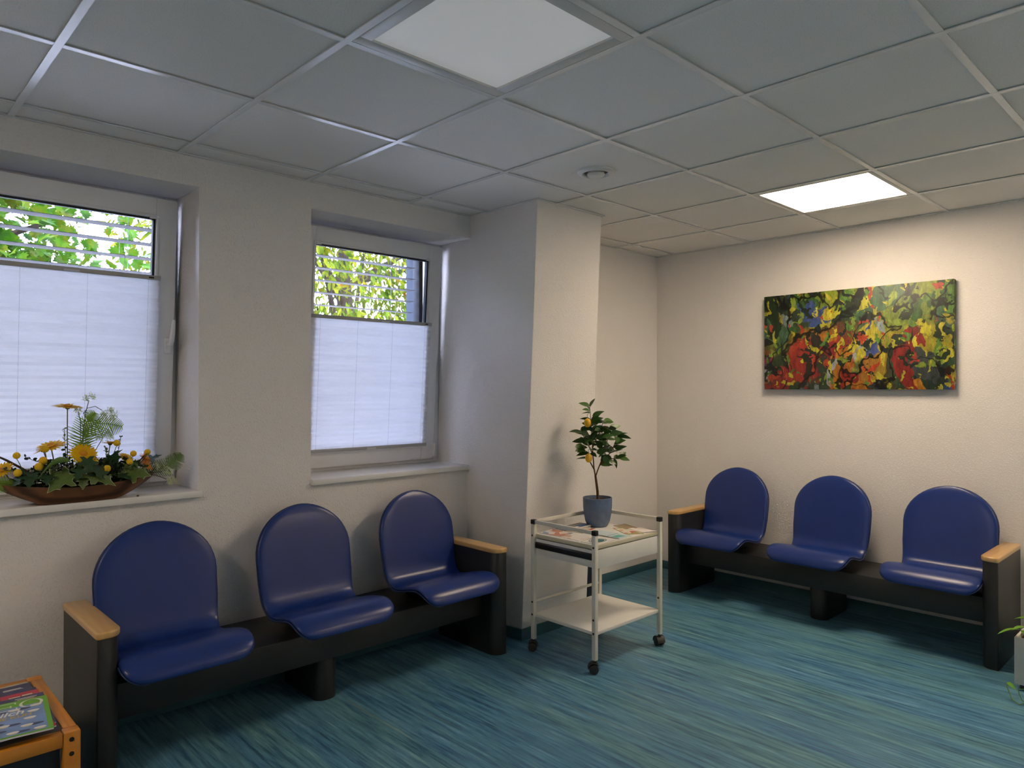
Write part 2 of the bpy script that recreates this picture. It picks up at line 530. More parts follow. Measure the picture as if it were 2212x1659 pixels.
def panel(i, j, lit, label):
    x0, x1 = GX0 + TX * i + .0135, GX0 + TX * (i + 1) - .0135
    y1, y0 = GY0 - TY * j - .0135, GY0 - TY * (j + 1) + .0135
    t = thing('ceiling_light_panel', label, 'ceiling light', ((x0 + x1) / 2, (y0 + y1) / 2, CZ), 0, 'ceiling light panels')
    fw = .022 if lit else .042
    m = MB()
    for a, b in [((x0, y0, 0), (x1, y0 + fw, .02)), ((x0, y1 - fw, 0), (x1, y1, .02)), ((x0, y0 + fw, 0), (x0 + fw, y1 - fw, .02)), ((x1 - fw, y0 + fw, 0), (x1, y1 - fw, .02))]:
        m.box((a[0], a[1], CZ + a[2]), (b[0], b[1], CZ + b[2]))
    m.build('frame', M['lampframe'], t, .0015)
    bx('diffuser', (x0 + fw, y0 + fw, CZ + (.004 if lit else .008)), (x1 - fw, y1 - fw, CZ + .014), M['lit'] if lit else M['off'], t)
    bx('housing', (x0 + .01, y0 + .01, CZ + .02), (x1 - .01, y1 - .01, CZ + .06), M['lampframe'], t)
panel(1, 2, False, 'dim pale square ceiling light panel above the left bench')
panel(5, 2, True, 'glowing warm square ceiling light panel near the painting')
panel(-3, 2, True, 'glowing warm ceiling light panel over the left side behind the viewer')

panel(5, 6, True, 'unseen warm ceiling panel added behind the viewer to brighten the room')  # lamp added out of view to lift the overall room brightness

vx, vy = 2.705, 2.235
vt = thing('air_vent', 'round white disc air vent in a ceiling tile', 'vent', (vx, vy, CZ))
MB().lathe([(.062, .008), (.064, -.004), (.068, -.010), (.086, -.006), (.090, .003), (.090, .008)], (vx, vy, CZ), 40, False).build('outer_ring', M['ventw'], vt, smooth=60)
MB().lathe([(.0, -.022), (.030, -.0215), (.040, -.018), (.044, -.010), (.036, .006)], (vx, vy, CZ), 40, False).build('valve_disc', M['ventw'], vt, smooth=60)
MB().lathe([(.0, .0058), (.064, .0058)], (vx, vy, CZ), 32, False).build('throat', M['blackpl'], vt)

# ================================================================== windows
SZ0, SZL, SY0, TILT = .985, 1.325, 3.625, .095
ang = math.atan2(TILT, SZL)
def sash_pt(x, d, h):
    """x along wall, d towards the room from the sash room face plane, h up the tilted sash"""
    return (x, SY0 - h * math.sin(ang) - d * math.cos(ang), SZ0 + h * math.cos(ang) - d * math.sin(ang))

def sbox(m, x0, x1, d0, d1, h0, h1):
    v = [sash_pt(x, d, h) for h in (h0, h1) for x, d in ((x0, d1), (x1, d1), (x1, d0), (x0, d0))]
    m.add(v, [(0, 3, 2, 1), (4, 5, 6, 7), (0, 1, 5, 4), (1, 2, 6, 5), (2, 3, 7, 6), (3, 0, 4, 7)])
    return m

HT = 1.33
def window(n, wx, sx0, sx1, zt, zb, handle, lab, blab, vlab, ox1, rz):
    w = tag(thing('window_%d' % n, lab, 'window', ((wx[0] + wx[1]) / 2, 3.65, SB)), kind='structure')
    # fixed frame
    def ring(x0, x1, z0, z1, t, y0, y1):
        m = MB()
        m.box((x0, y0, z0), (x0 + t, y1, z1)).box((x1 - t, y0, z0), (x1, y1, z1)).box((x0 + t, y0, z0), (x1 - t, y1, z0 + t)).box((x0 + t, y0, z1 - t), (x1 - t, y1, z1))
        return m
    ring(wx[0], wx[1], SB + .03, LT, .055, 3.645, 3.685).build('window_frame', M['upvc'], w, .002)
    ring(wx[0], wx[1], SB + .03, LT, .06, 3.6855, 3.72).build('outer_frame', M['anth'], w, .002)
    # tilted sash
    m = MB(); p = .092
    sbox(m, sx0, sx0 + p, -.04, 0, 0, HT); sbox(m, sx1 - p, sx1, -.04, 0, 0, HT)
    sbox(m, sx0 + p, sx1 - p, -.04, 0, 0, p); sbox(m, sx0 + p, sx1 - p, -.04, 0, HT - p, HT)
    # small raised rebate around the outside
    q = .022
    s = m.build('sash', M['upvc'], w, .003)
    m = MB()
    sbox(m, sx0 + p - .012, sx0 + p, 0, .006, p, HT - p); sbox(m, sx1 - p, sx1 - p + .012, 0, .006, p, HT - p)
    sbox(m, sx0 + p - .012, sx1 - p + .012, 0, .006, p - .012, p); sbox(m, sx0 + p - .012, sx1 - p + .012, 0, .006, HT - p, HT - p + .012)
    m.build('glazing_bead', M['upvc'], s, .002)
    m = MB(); g = .016
    for d0, d1 in ((-.038, -.012),):
        sbox(m, sx0 + p, sx0 + p + g * .6, d0, d1, p, HT - p); sbox(m, sx1 - p - g * .6, sx1 - p, d0, d1, p, HT - p)
        sbox(m, sx0 + p, sx1 - p, d0, d1, p, p + g * .6); sbox(m, sx0 + p, sx1 - p, d0, d1, HT - p - g * .6, HT - p)
    m.build('gasket', M['rubber'], s)
    m = MB(); sbox(m, sx0 + p, sx1 - p, -.028, -.022, p, HT - p); m.build('pane', M['glass'], s, smooth=0)
    m = MB()
    sbox(m, sx0, sx0 + .05, -.075, -.0405, 0.01, HT - .01); sbox(m, sx1 - .05, sx1, -.075, -.0405, .01, HT - .01)
    sbox(m, sx0 + .05, sx1 - .05, -.075, -.0405, .01, .06); sbox(m, sx0 + .05, sx1 - .05, -.075, -.0405, HT - .06, HT - .01)
    m.build('outer_sash_shell', M['anth'], s)
    # hinge cap at the lower corner
    m = MB(); sbox(m, sx1 - .004, sx1 + .012, -.02, .012, .02, .10); m.build('hinge_cap', M['upvc'], s, .003)
    if handle:
        hx, hh = sx1 - .029, .655
        m = MB(); sbox(m, hx - .016, hx + .016, .0005, .011, hh - .045, hh + .03)
        b = m.build('handle_rosette', M['upvc'], s, .005, segs=3)
        pts = [sash_pt(hx, .010, hh), sash_pt(hx, .045, hh + .002), sash_pt(hx + .001, .055, hh + .02), sash_pt(hx + .006, .052, hh + .06), sash_pt(hx + .012, .046, hh + .115)]
        MB().tube(pts, [.010, .0105, .0115, .010, .008], 10).build('handle', M['upvc'], s, smooth=60)
    # sill
    m = MB(); m.box((wx[0] - (.03 if n == 1 else 0.0), WY - .026, SB), (wx[1] + (.010 if n == 1 else -.025), 3.66, SB + .030))
    m.build('window_sill', M['sill'], w, .004)
    # outer reveal cheek + guide rails
    bx('outer_cheek', (ox1, 3.875, SB), (wx[1] + (.02 if ox1 < wx[1] else .004), WOUT + .001, LT), M['reveal'], w)
    for gx0, gx1 in ((wx[0] + .01, wx[0] + .04), (ox1 - .03, ox1)):
        bx('guide_rail', (gx0, 3.765, SB), (gx1, 3.835, LT), M['anth'], w, .002)
    if n == 3: return w  # the added third window stays without blinds to let more daylight in
    # ---- pleated blind clamped to the sash
    bt = thing('pleated_blind', blab, 'blind', sash_pt((sx0 + sx1) / 2, .02, zb), 0, 'white pleated blinds')
    bx0, bx1 = sx0 + p - .018, sx1 - p + .016
    m = MB(); npl = int((zt - zb - .03) / .027); rows = []
    hs = []
    for k in range(npl * 2 + 1):
        u = k / (npl * 2)
        h = zb + .012 + (zt - zb - .024) * (1 - (1 - u) ** 1.0 if True else u)
        hs.append(h)
    for k, h in enumerate(hs):
        d = .016 if k % 2 else .0215
        rows.append([sash_pt(bx0, d, h), sash_pt(bx1, d, h)])
    for k in range(len(rows) - 1):
        m.add([rows[k][0], rows[k][1], rows[k + 1][1], rows[k + 1][0]], [(0, 1, 2, 3)])
    m.build('pleated_fabric', M['blind'], bt, smooth=0)
    m = MB(); sbox(m, bx0 - .002, bx1 + .002, .008, .028, zt - .012, zt + .008); tr_ = m.build('top_rail', M['rail'], bt, .002)
    m = MB(); sbox(m, bx0 - .002, bx1 + .002, .008, .026, zb - .006, zb + .012); br_ = m.build('bottom_rail', M['rail'], bt, .002)
    cx = (sx0 + sx1) / 2
    m = MB(); sbox(m, cx - .03 + .06, cx + .03 + .06, .0285, .036, zt - .010, zt - .001); m.build('pull_tab', M['clear'], tr_, .002)
    m = MB(); sbox(m, cx - .03, cx + .03, .0265, .034, zb - .004, zb + .006); m.build('pull_tab', M['clear'], br_, .002)
    m = MB(); sbox(m, bx1 - .05, bx1 - .028, .0281, .0288, zt - .006, zt + .001); m.build('maker_plate', M['blackpl'], tr_)
    for k in range(4):
        x = bx0 + (bx1 - bx0) * (.06 + .88 * k / 3)
        MB().tube([sash_pt(x, .0245, zb), sash_pt(x, .0245, zt)], .0004, 5).build('cord', M['cord'], bt)
        if True:
            m = MB()
            for h in np.arange(zb + .02, zt - .01, .033):
                m.sphere(sash_pt(x, .0242, float(h)), .0016, 6, 4)
            m.build('cord_holes', M['clear'], bt)['kind'] = 'stuff'
    # clamp brackets at top of glass
    for x in (sx0 + p, sx1 - p - .03):
        m = MB(); sbox(m, x, x + .03, .0, .008, HT - p - .006, HT - p + .01); m.build('tension_clip', M['clear'], bt)
    # ---- external venetian blind
    vt = thing('venetian_blind', vlab, 'blind', ((wx[0] + ox1) / 2, 3.8, LT - .05), 0, 'external slatted blinds')
    a, b = wx[0] + .045, ox1 - .055
    n_sl = 18; sm = None
    zs = rz
    cyl = []
    prof = [(-.043, .0005), (-.040, .001), (-.034, .0015), (.0, .0045), (.034, .0015), (.040, .001), (.043, .005)]
    r0 = [[(x, y, z) for y, z in prof] for x in (-(b - a) / 2, (b - a) / 2)]
    mm = MB(); mm.loft(r0, False, False)
    mm2 = MB(); mm2.loft([[(x, y, z - .0016) for x, y, z in r] for r in r0], False, False)
    mm.add(mm2.v, mm2.f)
    slat = mm.mesh('slat', M['alu'], smooth=50)
    sp = .072
    for k in range(18):
        z = zs - sp * k
        if z < SB + .06: break
        link('slat', slat, vt, Matrix.Translation(((a + b) / 2, 3.80, z)) @ Matrix.Rotation(math.radians(-1 if n == 1 else 1), 4, 'X'))
    for x in (a + .14, b - .14):
        for dy in (-.045, .045):
            MB().tube([(x, 3.80 + dy, SB + .05), (x, 3.80 + dy, LT - .02)], .0011, 5).build('ladder_cord', M['cord'], vt)
    MB().tube([(b - .10, 3.80 + .05, SB + .05), (b - .10, 3.80 + .05, LT - .02)], .0012, 5).build('ladder_cord', M['cord'], vt)
    bx('head_box', (a - .03, 3.75, LT - .045), (b + .03, 3.85, LT), M['anth'], vt, .003)
    return w

window(1, W1, W1[0] + .03, 1.192, .962, .096, True, 'left tilted white window above the wooden flower bowl',
       'white pleated blind in the window behind the yellow flowers', 'grey slats outside the window behind the yellow flowers', 1.222, 2.212)
window(2, W2, W2[0] + .035, 2.774, .845, .096, False, 'tilted white window beside the pillar',
       'white pleated blind in the window beside the pillar', 'grey slats outside the window beside the pillar', 2.80, 2.205)

window(3, W0, W0[0] + .03, W0[1] - .03, .962, .096, True, 'unseen white window added for more daylight left of the flower bowl window', None, None, W0[1], 2.21)  # added out of view as an extra daylight source for the room

# ================================================================== benches
def seat_mesh():
    # side profile from the top of the back to the front edge: (forward, z)
    pts = [(.112, .864), (.124, .81), (.139, .735), (.153, .66), (.166, .585), (.178, .52), (.188, .470), (.200, .437), (.218, .413), (.245, .400), (.285, .399),
           (.335, .408), (.385, .421), (.435, .433), (.480, .439), (.520, .434), (.552, .418), (.575, .393), (.585, .366)]
    P = np.array(pts)
    # densify by Catmull-Rom
    def cr(P, n):
        out = []
        Q = np.vstack([2 * P[0] - P[1], P, 2 * P[-1] - P[-2]])
        for i in range(1, len(Q) - 2):
            for k in range(n):
                t = k / n; a, b, c, d = Q[i - 1:i + 3]
                out.append(.5 * (2 * b + (c - a) * t + (2 * a - 5 * b + 4 * c - d) * t * t + (3 * b - a - 3 * c + d) * t ** 3))
        out.append(P[-1]); return np.array(out)
    C = cr(P, 6)
    seg = np.r_[0, np.cumsum(np.linalg.norm(np.diff(C, axis=0), axis=1))]
    L = seg[-1]
    Ha = .225     # length of the arch at the top
    s_list = list(Ha * (1 - np.cos(np.linspace(.02, 1, 13) * PI / 2))) + list(np.linspace(Ha, L - .07, 26)[1:]) + list(L - .07 + .07 * np.sin(np.linspace(0, 1, 9) * PI / 2))[1:]
    rings = []; edgeL = []; edgeR = []
    n = 32
    for s in s_list:
        c = np.array([np.interp(s, seg, C[:, 0]), np.interp(s, seg, C[:, 1])])
        e = 1e-3
        c2 = np.array([np.interp(min(s + e, L), seg, C[:, 0]), np.interp(min(s + e, L), seg, C[:, 1])])
        c1 = np.array([np.interp(max(s - e, 0), seg, C[:, 0]), np.interp(max(s - e, 0), seg, C[:, 1])])
        t = c2 - c1; t /= np.linalg.norm(t); nn = np.array([-t[1], t[0]])   # towards the sitter
        # half width
        w = np.interp(s, [0, .10, .22, .34, .44, .50, .56, .66, .78, L - .07, L], [.241, .241, .241, .239, .231, .224, .228, .242, .245, .243, .232])
        th = .034
        if s < Ha:
            k = (Ha - s) / Ha
            w *= max(1 - k ** 2.05, 0.0) ** .52
            th *= (.30 + .70 * (1 - k ** 7))
            w = max(w, .012)
        if s > L - .07:
            k = (s - (L - .07)) / .07
            w *= .70 + .30 * max(1 - k ** 2.2, 0) ** .5
            th *= .45 + .55 * max(1 - k ** 3, 0) ** .5
        ring = []
        for q in range(n):
            a = 2 * PI * q / n
            ca, sa = math.cos(a), math.sin(a)
            xx = w * math.copysign(abs(ca) ** .42, ca)
            dd = th / 2 * math.copysign(abs(sa) ** .75, sa)
            # gentle dish of the pad
            pos = c + nn * (dd + (.010 * (abs(xx) / .25) ** 2 if s < .5 else 0))
            ring.append((xx, -pos[0], pos[1]))
        rings.append(ring)
        off = c - nn * (th * .30 - (.010 * (w / .25) ** 2 if s < .5 else 0))
        edgeL.append((-w * 1.0, -off[0], off[1])); edgeR.append((w * 1.0, -off[0], off[1]))
    m = MB(); m.loft(rings)
    return m, edgeL[::-1] + edgeR

def bench():
    t = thing('waiting_bench', 'x', 'bench')
    T0 = Matrix.Identity(4)
    m = MB(); m.box((-.9055, -.425, .20), (.9055, -.035, .335)); m.build('beam', M['black'], t, .006)
    leg = MB().prism(rect_round(-.055, -.385, .055, -.06, (.045, .045, 0, 0)), 0, .2); leg.build('centre_leg', M['black'], t, .002)
    for s in (-1, 1):
        x0, x1 = (.906, .985) if s > 0 else (-.985, -.906)
        r = (.055, .006, 0, 0) if s > 0 else (.006, .055, 0, 0)
        MB().prism(rect_round(x0, -.535, x1, -.045, r), 0, .545).build('end_panel', M['black'], t, .0015)
        r = (.05, .014, .01, .01) if s > 0 else (.014, .05, .01, .01)
        MB().prism(rect_round(x0 - .004, -.542, x1 + .004, -.042, r), .5452, .572).build('armrest', M['beech'], t, .007, segs=3)
    sm, edge = seat_mesh()
    me = sm.mesh('seat', M['blue'], smooth=70)
    pm = MB().tube(edge, .0038, 6).mesh('piping', M['bluepipe'], smooth=70)
    bm_ = MB().box((-.11, -.36, .3355), (.11, -.20, .386)).mesh('seat_bracket', M['blackpl'], .003)
    for k in (-1, 0, 1):
        o = link('seat', me, t, Matrix.Translation((.667 * k, 0, 0)))
        link('piping', pm, o, Matrix.Translation((.667 * k, 0, 0)))
        link('seat_bracket', bm_, o, Matrix.Translation((.667 * k, 0, 0)))
    return t

b1 = bench()
b2 = copy_tree(b1)
b1.matrix_basis = Matrix.Translation((1.671, WY, 0))
b2.matrix_basis = Matrix.Translation((RX, 1.903, 0)) @ Matrix.Rotation(-PI / 2, 4, 'Z')
tag(b1, 'black bench with three blue shell seats under the windows', 'bench', 'three-seat waiting benches')
tag(b2, 'black bench with three blue shell seats below the colourful painting', 'bench', 'three-seat waiting benches')

# ================================================================== trolley
TXL, TXR, TYF, TYB = 2.79, 3.35, 2.312, 2.742
tr = thing('trolley', 'cream metal trolley with drawer and lower shelf beside the pillar', 'trolley', ((TXL + TXR) / 2, (TYF + TYB) / 2, 0))
lt = .0115; TT = .716
for x in (TXL, TXR):
    for y in (TYF, TYB):
        lg = bx('leg', (x - lt, y - lt, .066), (x + lt, y + lt, TT - .026), M['cream'], tr, .002)
        bx('corner_cap', (x - lt - .002, y - lt - .002, TT - .0258), (x + lt + .002, y + lt + .002, TT), M['blackpl'], lg, .004)
        for z in ((.20, .268, .63) if x < 3 else (.268,)):
            MB().tube([(x - lt - .0015, y, z), (x - lt + .002, y, z)], .0058, 12).build('bolt', M['blackpl'], lg)
        # castor
        c = MB()
        a = random.uniform(-.3, .3) + (0.9 if x < 3 else -.5)
        R_ = Matrix.Translation((x, y, 0)) @ Matrix.Rotation(a, 4, 'Z')
        h = MB(); prof = []
        ring = [(.020 * math.cos(q) , .031 * math.sin(q)) for q in np.linspace(0, 2 * PI, 17)[:-1]]
        for sx in (-1, 1):
            w = MB().tube([(sx * .0095, .006, .024), (sx * .0215, .006, .024)], .024, 20)
            h.add(w.v, w.f)
        c0 = link('castor', h.mesh('castor', M['castor'], .002), tr, R_)
        hood = []
        for k in range(9):
            th = PI * k / 8 * 1.05 - .1
            hood.append([(xx, .006 + .029 * math.cos(th), .024 + .029 * math.sin(th) * 1.12) for xx in (-.023, -.018, .018, .023)])
        hm = MB(); hm.loft(hood, False, False)
        link('castor_hood', hm.mesh('castor_hood', M['castor'], smooth=60), c0, R_)
        hs = MB().box((-.006, -.012, .014), (.006, .026, .052)); hs.tube([(0, 0, .05), (0, 0, .068)], .009, 10)
        link('castor_fork', hs.mesh('castor_fork', M['castor'], .001), c0, R_)
rz = TT - .0125
bx('top_rail', (TXL - .008, TYF + lt + .002, rz - .010), (TXL + .008, TYB - lt - .002, rz + .010), M['cream'], tr, .003)
bx('top_rail', (TXL + lt + .002, TYB - .008, rz - .010), (TXR - lt - .002, TYB + .008, rz + .010), M['cream'], tr, .003)
bx('top_rail', (TXR - .008, TYF + lt + .002, rz - .010), (TXR + .008, TYB - lt - .002, rz + .010), M['cream'], tr, .003)
MB().tube([(TXL + lt, TYB, .268), (TXR + lt + .004, TYB, .268)], .008, 10).build('rear_stretcher', M['cream'], tr)
bx('lower_shelf', (TXL + .004, TYF + .0005, .186), (TXR - .004, TYB - .0005, .203), M['whitepan'], tr, .001)
bx('top_board', (TXL + .006, TYF + .002, .617), (TXR - .006, TYB - .002, .637), M['creamtop'], tr, .001)
bx('board_surface', (TXL + .007, TYF + .003, .6371), (TXR - .007, TYB - .003, .6378), M['whitepan'], tr)
dr = MB()
dr.box((TXL + .025, TYF + .002, .518), (TXR - .013, TYF + .014, .612)).box((TXL + .025, TYB - .014, .518), (TXR - .013, TYB - .002, .612))
dr.box((TXL + .025, TYF + .014, .518), (TXR - .013, TYB - .014, .526)).box((TXR - .027, TYF + .014, .526), (TXR - .013, TYB - .014, .612))
dd = dr.build('drawer', M['whitepan'], tr, .001)
bx('drawer_front', (TXL + .004, TYF + lt + .002, .525), (TXL + .024, TYB - lt - .002, .611), M['whitepan'], dd, .001)
m = MB(); y0, y1 = TYF + lt + .003, TYB - lt - .003
m.prism([(-.0, 0), (-.008, .0), (-.010, .004), (-.010, .026), (-.006, .033), (0, .033)], y0, y1)
m.v = [(TXL + .004 + p[0], p[2], .563 + p[1]) for p in m.v]
m.build('drawer_handle', M['blackpl'], dd, .001)

# ------------------------------------------------------------------ printed matter helper
def cover_mat(name, cols, scale=20, seed=0, rough=.35):
    m, nt, bs = new_mat(name)
    bs.inputs['Roughness'].default_value = rough
    v = coords(nt)
    vo = node(nt, 'ShaderNodeTexVoronoi', feature='F1'); vo.inputs['Scale'].default_value = scale
    mp = node(nt, 'ShaderNodeMapping'); mp.inputs['Location'].default_value = (seed * 1.7, seed * .9, seed)
    nt.links.new(v, mp.inputs['Vector']); nt.links.new(mp.outputs[0], vo.inputs['Vector'])
    sep = node(nt, 'ShaderNodeSeparateColor'); nt.links.new(vo.outputs['Color'], sep.inputs[0])
    r = node(nt, 'ShaderNodeValToRGB'); r.color_ramp.interpolation = 'CONSTANT'; e = r.color_ramp.elements
    while len(e) < len(cols): e.new(.5)
    for k, c in enumerate(cols): e[k].position = k / len(cols); e[k].color = (*c, 1)
    nt.links.new(sep.outputs[0], r.inputs['Fac']); nt.links.new(r.outputs['Color'], bs.inputs['Base Color'])
    return m

def plain(name, col, rough=.4): return mat(name, col, rough, .03)

def booklet(name, c, size, rz, th, mats, label, cat, group, curl=0.0):
    """flat printed booklet: pages + cover, c is its centre, z the height it rests at"""
    w, h = size
    Wm = Matrix.Translation(c) @ Matrix.Rotation(rz, 4, 'Z')
    t = link(name, None, None, Wm); t.empty_display_size = .03
    tag(t, label, cat, group)
    nx = 8
    pg = MB()
    def zc(x): return curl * ((x / w + .5) ** 2)
    xsx = [-w / 2 + w * k / nx for k in range(nx + 1)]
    rings = [[(x, -h / 2, zc(x)), (x, h / 2, zc(x)), (x, h / 2, th * .86 + zc(x)), (x, -h / 2, th * .86 + zc(x))] for x in xsx]
    pg.loft(rings)
    link('pages', pg.mesh('pages', M['paper'], smooth=0), t, Wm)
    cv = MB()
    rings = [[(x * 1.004, -h / 2 * 1.004, th * .865 + zc(x)), (x * 1.004, h / 2 * 1.004, th * .865 + zc(x)), (x * 1.004, h / 2 * 1.004, th + zc(x)), (x * 1.004, -h / 2 * 1.004, th + zc(x))] for x in xsx]
    cv.loft(rings)
    cov = link('cover', cv.mesh('cover', mats, smooth=0), t, Wm)
    return t, cov, Wm

def decal(name, parent, Wm, rect, z, m):
    """thin printed area on a cover; rect in cover coordinates"""
    x0, y0, x1, y1 = rect
    return link(name, MB().box((x0, y0, z), (x1, y1, z + .0002)).mesh(name, m, smooth=0), parent, Wm)

def text(name, s, parent, Wm, x, y, z, size, m, sx=1.0, shear=0.0, bold=0.0):
    cu = bpy.data.curves.new(name, 'FONT'); cu.body = s; cu.size = size; cu.shear = shear; cu.offset = bold; cu.extrude = .0001
    tmp = bpy.data.objects.new('tmp', cu); COL.objects.link(tmp)
    bpy.context.view_layer.update()
    me = bpy.data.meshes.new_from_object(tmp.evaluated_get(bpy.context.evaluated_depsgraph_get()))
    bpy.data.objects.remove(tmp, do_unlink=True)
    me.materials.clear(); me.materials.append(m)
    me.transform(Matrix.Diagonal((sx, 1, 1, 1)))
    return link(name, me, parent, Wm @ Matrix.Translation((x, y, z)))

M['cv1'] = cover_mat('leaflet_family_print', [(.75, .68, .60), (.55, .20, .12), (.20, .28, .50), (.80, .75, .68), (.62, .38, .25), (.78, .74, .7)], 26, 1)
M['cv2'] = cover_mat('leaflet_white_print', [(.78, .74, .70), (.80, .77, .72), (.60, .42, .34), (.80, .76, .7), (.70, .62, .55)], 22, 2)
M['cv3'] = cover_mat('leaflet_red_print', [(.72, .66, .52), (.55, .10, .05), (.70, .62, .45), (.30, .35, .10), (.62, .26, .12)], 30, 3)
M['tealp'] = plain('teal_print', (.06, .22, .24)); M['palep'] = plain('pale_blue_print', (.62, .72, .74))
M['turq'] = plain('turquoise_print', (.12, .42, .42)); M['bluep'] = plain('blue_photo_print', (.03, .13, .42))
M['greyp'] = plain('grey_print', (.22, .21, .20)); M['darkp'] = plain('dark_print', (.03, .035, .05)); M['tanp'] = plain('brown_envelope_paper', (.36, .27, .16), .6)
M['pinkp'] = plain('blush_card_paper', (.82, .74, .68), .5); M['redp'] = plain('red_print', (.52, .05, .03))
G1 = 'leaflets on the trolley'
zt = .6379
# left-hand leaflets along the drawer side
booklet('leaflet', (2.874, 2.655, zt), (.105, .15), .03, .004, M['cv1'], 'colourful photo leaflet at the far left corner of the trolley', 'leaflet', G1, .004)
t, cv, Wm = booklet('leaflet', (2.872, 2.51, zt), (.10, .14), -.04, .003, M['cv2'], 'pale leaflet with small pictures along the drawer edge', 'leaflet', G1, .003)
t, cv, Wm = booklet('brochure', (2.885, 2.372, zt), (.15, .105), .02, .004, M['paper'], 'white brochure with teal oval at the front corner of the trolley', 'leaflet', G1, .002)
m = MB(); m.add([(.042 * math.cos(q), .030 * math.sin(q), .0056) for q in np.linspace(0, 2 * PI, 25)[:-1]], [tuple(range(24))]); link('printed_oval', m.mesh('printed_oval', M['tealp'], smooth=0), cv, Wm)
m = MB()
for k in range(24):
    a0, a1 = 2 * PI * k / 24, 2 * PI * (k + 1) / 24
    m.add([(.056 * math.cos(a0), .040 * math.sin(a0), .0056), (.056 * math.cos(a1), .040 * math.sin(a1), .0056), (.050 * math.cos(a1), .036 * math.sin(a1), .0056), (.050 * math.cos(a0), .036 * math.sin(a0), .0056)], [(0, 1, 2, 3)])
link('printed_ring', m.mesh('printed_ring', M['tealp'], smooth=0), cv, Wm)
for k, (dx, dy) in enumerate([(0, 0), (.006, -.006), (.010, -.011)]):
    t, cv, Wm = booklet('flyer', (3.055 + dx, 2.435 + dy, zt + .0022 * (2 - k) if k else zt + .0044), (.105, .20), .05 - .03 * k, .002, M['palep'],
                        ['pale blue flyer with turquoise print on top of its pile', 'second pale flyer fanned out under the turquoise one', 'bottom pale flyer fanned out under the turquoise pile'][k], 'leaflet', G1)
    decal('printed_band', cv, Wm, (-.05, -.095, .02, -.05), .0021, M['turq'])
    decal('printed_band', cv, Wm, (-.05, -.03, .05, -.022), .0021, M['turq'])
t, cv, Wm = booklet('leaflet', (3.045, 2.62, zt), (.15, .10), .2, .003, M['cv3'], 'cream leaflet with red strip in front of the plant pot', 'leaflet', G1)
decal('printed_band', cv, Wm, (-.07, -.045, .07, -.03), .0031, M['redp'])
t, cv, Wm = booklet('leaflet', (3.215, 2.425, zt), (.10, .19), -.5, .003, M['cv3'], 'red and yellow picture leaflet beside the brown envelope', 'leaflet', G1)
t, cv, Wm = booklet('envelope', (3.295, 2.505, zt), (.08, .13), -.35, .003, M['tanp'], 'brown paper envelope near the right end of the trolley', 'envelope', None, .003)
t, cv, Wm = booklet('card', (3.29, 2.385, zt + .0032), (.10, .13), -.25, .0015, M['pinkp'], 'plain blush white card at the right corner of the trolley', 'card', None)
for k in range(3):
    t, cv, Wm = booklet('booklet', (3.055 + .006 * k, 2.69 - .004 * k, zt + .005 * k), (.19, .085), -.12 + .09 * k, .0048, [M['darkp'], M['paper'], M['greyp']][k],
                        ['bottom dark booklet of the pile left of the plant pot', 'middle white booklet of the pile left of the plant pot', 'grey booklet with blue picture on top of the pile by the pot'][k], 'booklet', 'booklets left of the plant pot')
decal('printed_picture', cv, Wm, (.0, -.038, .08, .0), .0049, M['bluep'])
decal('printed_band', cv, Wm, (-.09, -.038, -.01, -.02), .0049, M['paper'])

# ================================================================== potted citrus tree
def leaf_mesh(name, m, L=1.0, Wd=.36, fold=.10, droop=.12, n=7, tipk=1.0):
    """leaf along +X, unit length"""
    mb = MB(); rows = []
    for k in range(n + 1):
        u = k / n
        w = Wd * (math.sin(PI * u ** .8) ** .85) * .5 * (1 - .25 * u * tipk) if 0 < u < 1 else .0
        z = -droop * u * u * L
        rows.append([(u * L, w * L, z + fold * w * L * 2), (u * L, 0, z), (u * L, -w * L, z + fold * w * L * 2)])
    mb.loft(rows, False, False)
    return mb.mesh(name, m, smooth=80)

def orient(p, d, roll=0.0, s=1.0):
    """matrix that puts +X along d at p with +Z roughly up"""
    d = Vector(d).normalized(); up = Vector((0, 0, 1))
    if abs(d.z) > .97: up = Vector((0, 1, 0))
    y = up.cross(d).normalized(); z = d.cross(y)
    R = Matrix((d, y, z)).transposed().to_4x4()
    return Matrix.Translation(p) @ R @ Matrix.Rotation(roll, 4, 'X') @ Matrix.Scale(s, 4)

px, py, pz = 3.215, 2.645, .6380
pt = thing('potted_citrus_tree', 'small citrus tree with two yellow fruits in grey-blue pot on the trolley', 'potted plant', (px, py, pz))
pot = MB().lathe([(.0, .0), (.052, .0), (.060, .005), (.071, .030), (.079, .070), (.0835, .115), (.0845, .158), (.0845, .164), (.0795, .165), (.078, .150), (.074, .135)], (px, py, pz), 40, False)
pot.build('pot', M['potblue'], pt, smooth=50)
so = MB(); so.lathe([(.0, .146), (.04, .145), (.0765, .139)], (px, py, pz), 24, False); so.build('soil', M['soil'], pt)
gr = MB()
for k in range(60):
    a = random.uniform(0, 2 * PI); r = .07 * math.sqrt(random.random())
    gr.sphere((px + r * math.cos(a), py + r * math.sin(a), pz + .147), random.uniform(.004, .007), 6, 4)
g_ = gr.build('granules', M['soil'], pt); g_['kind'] = 'stuff'
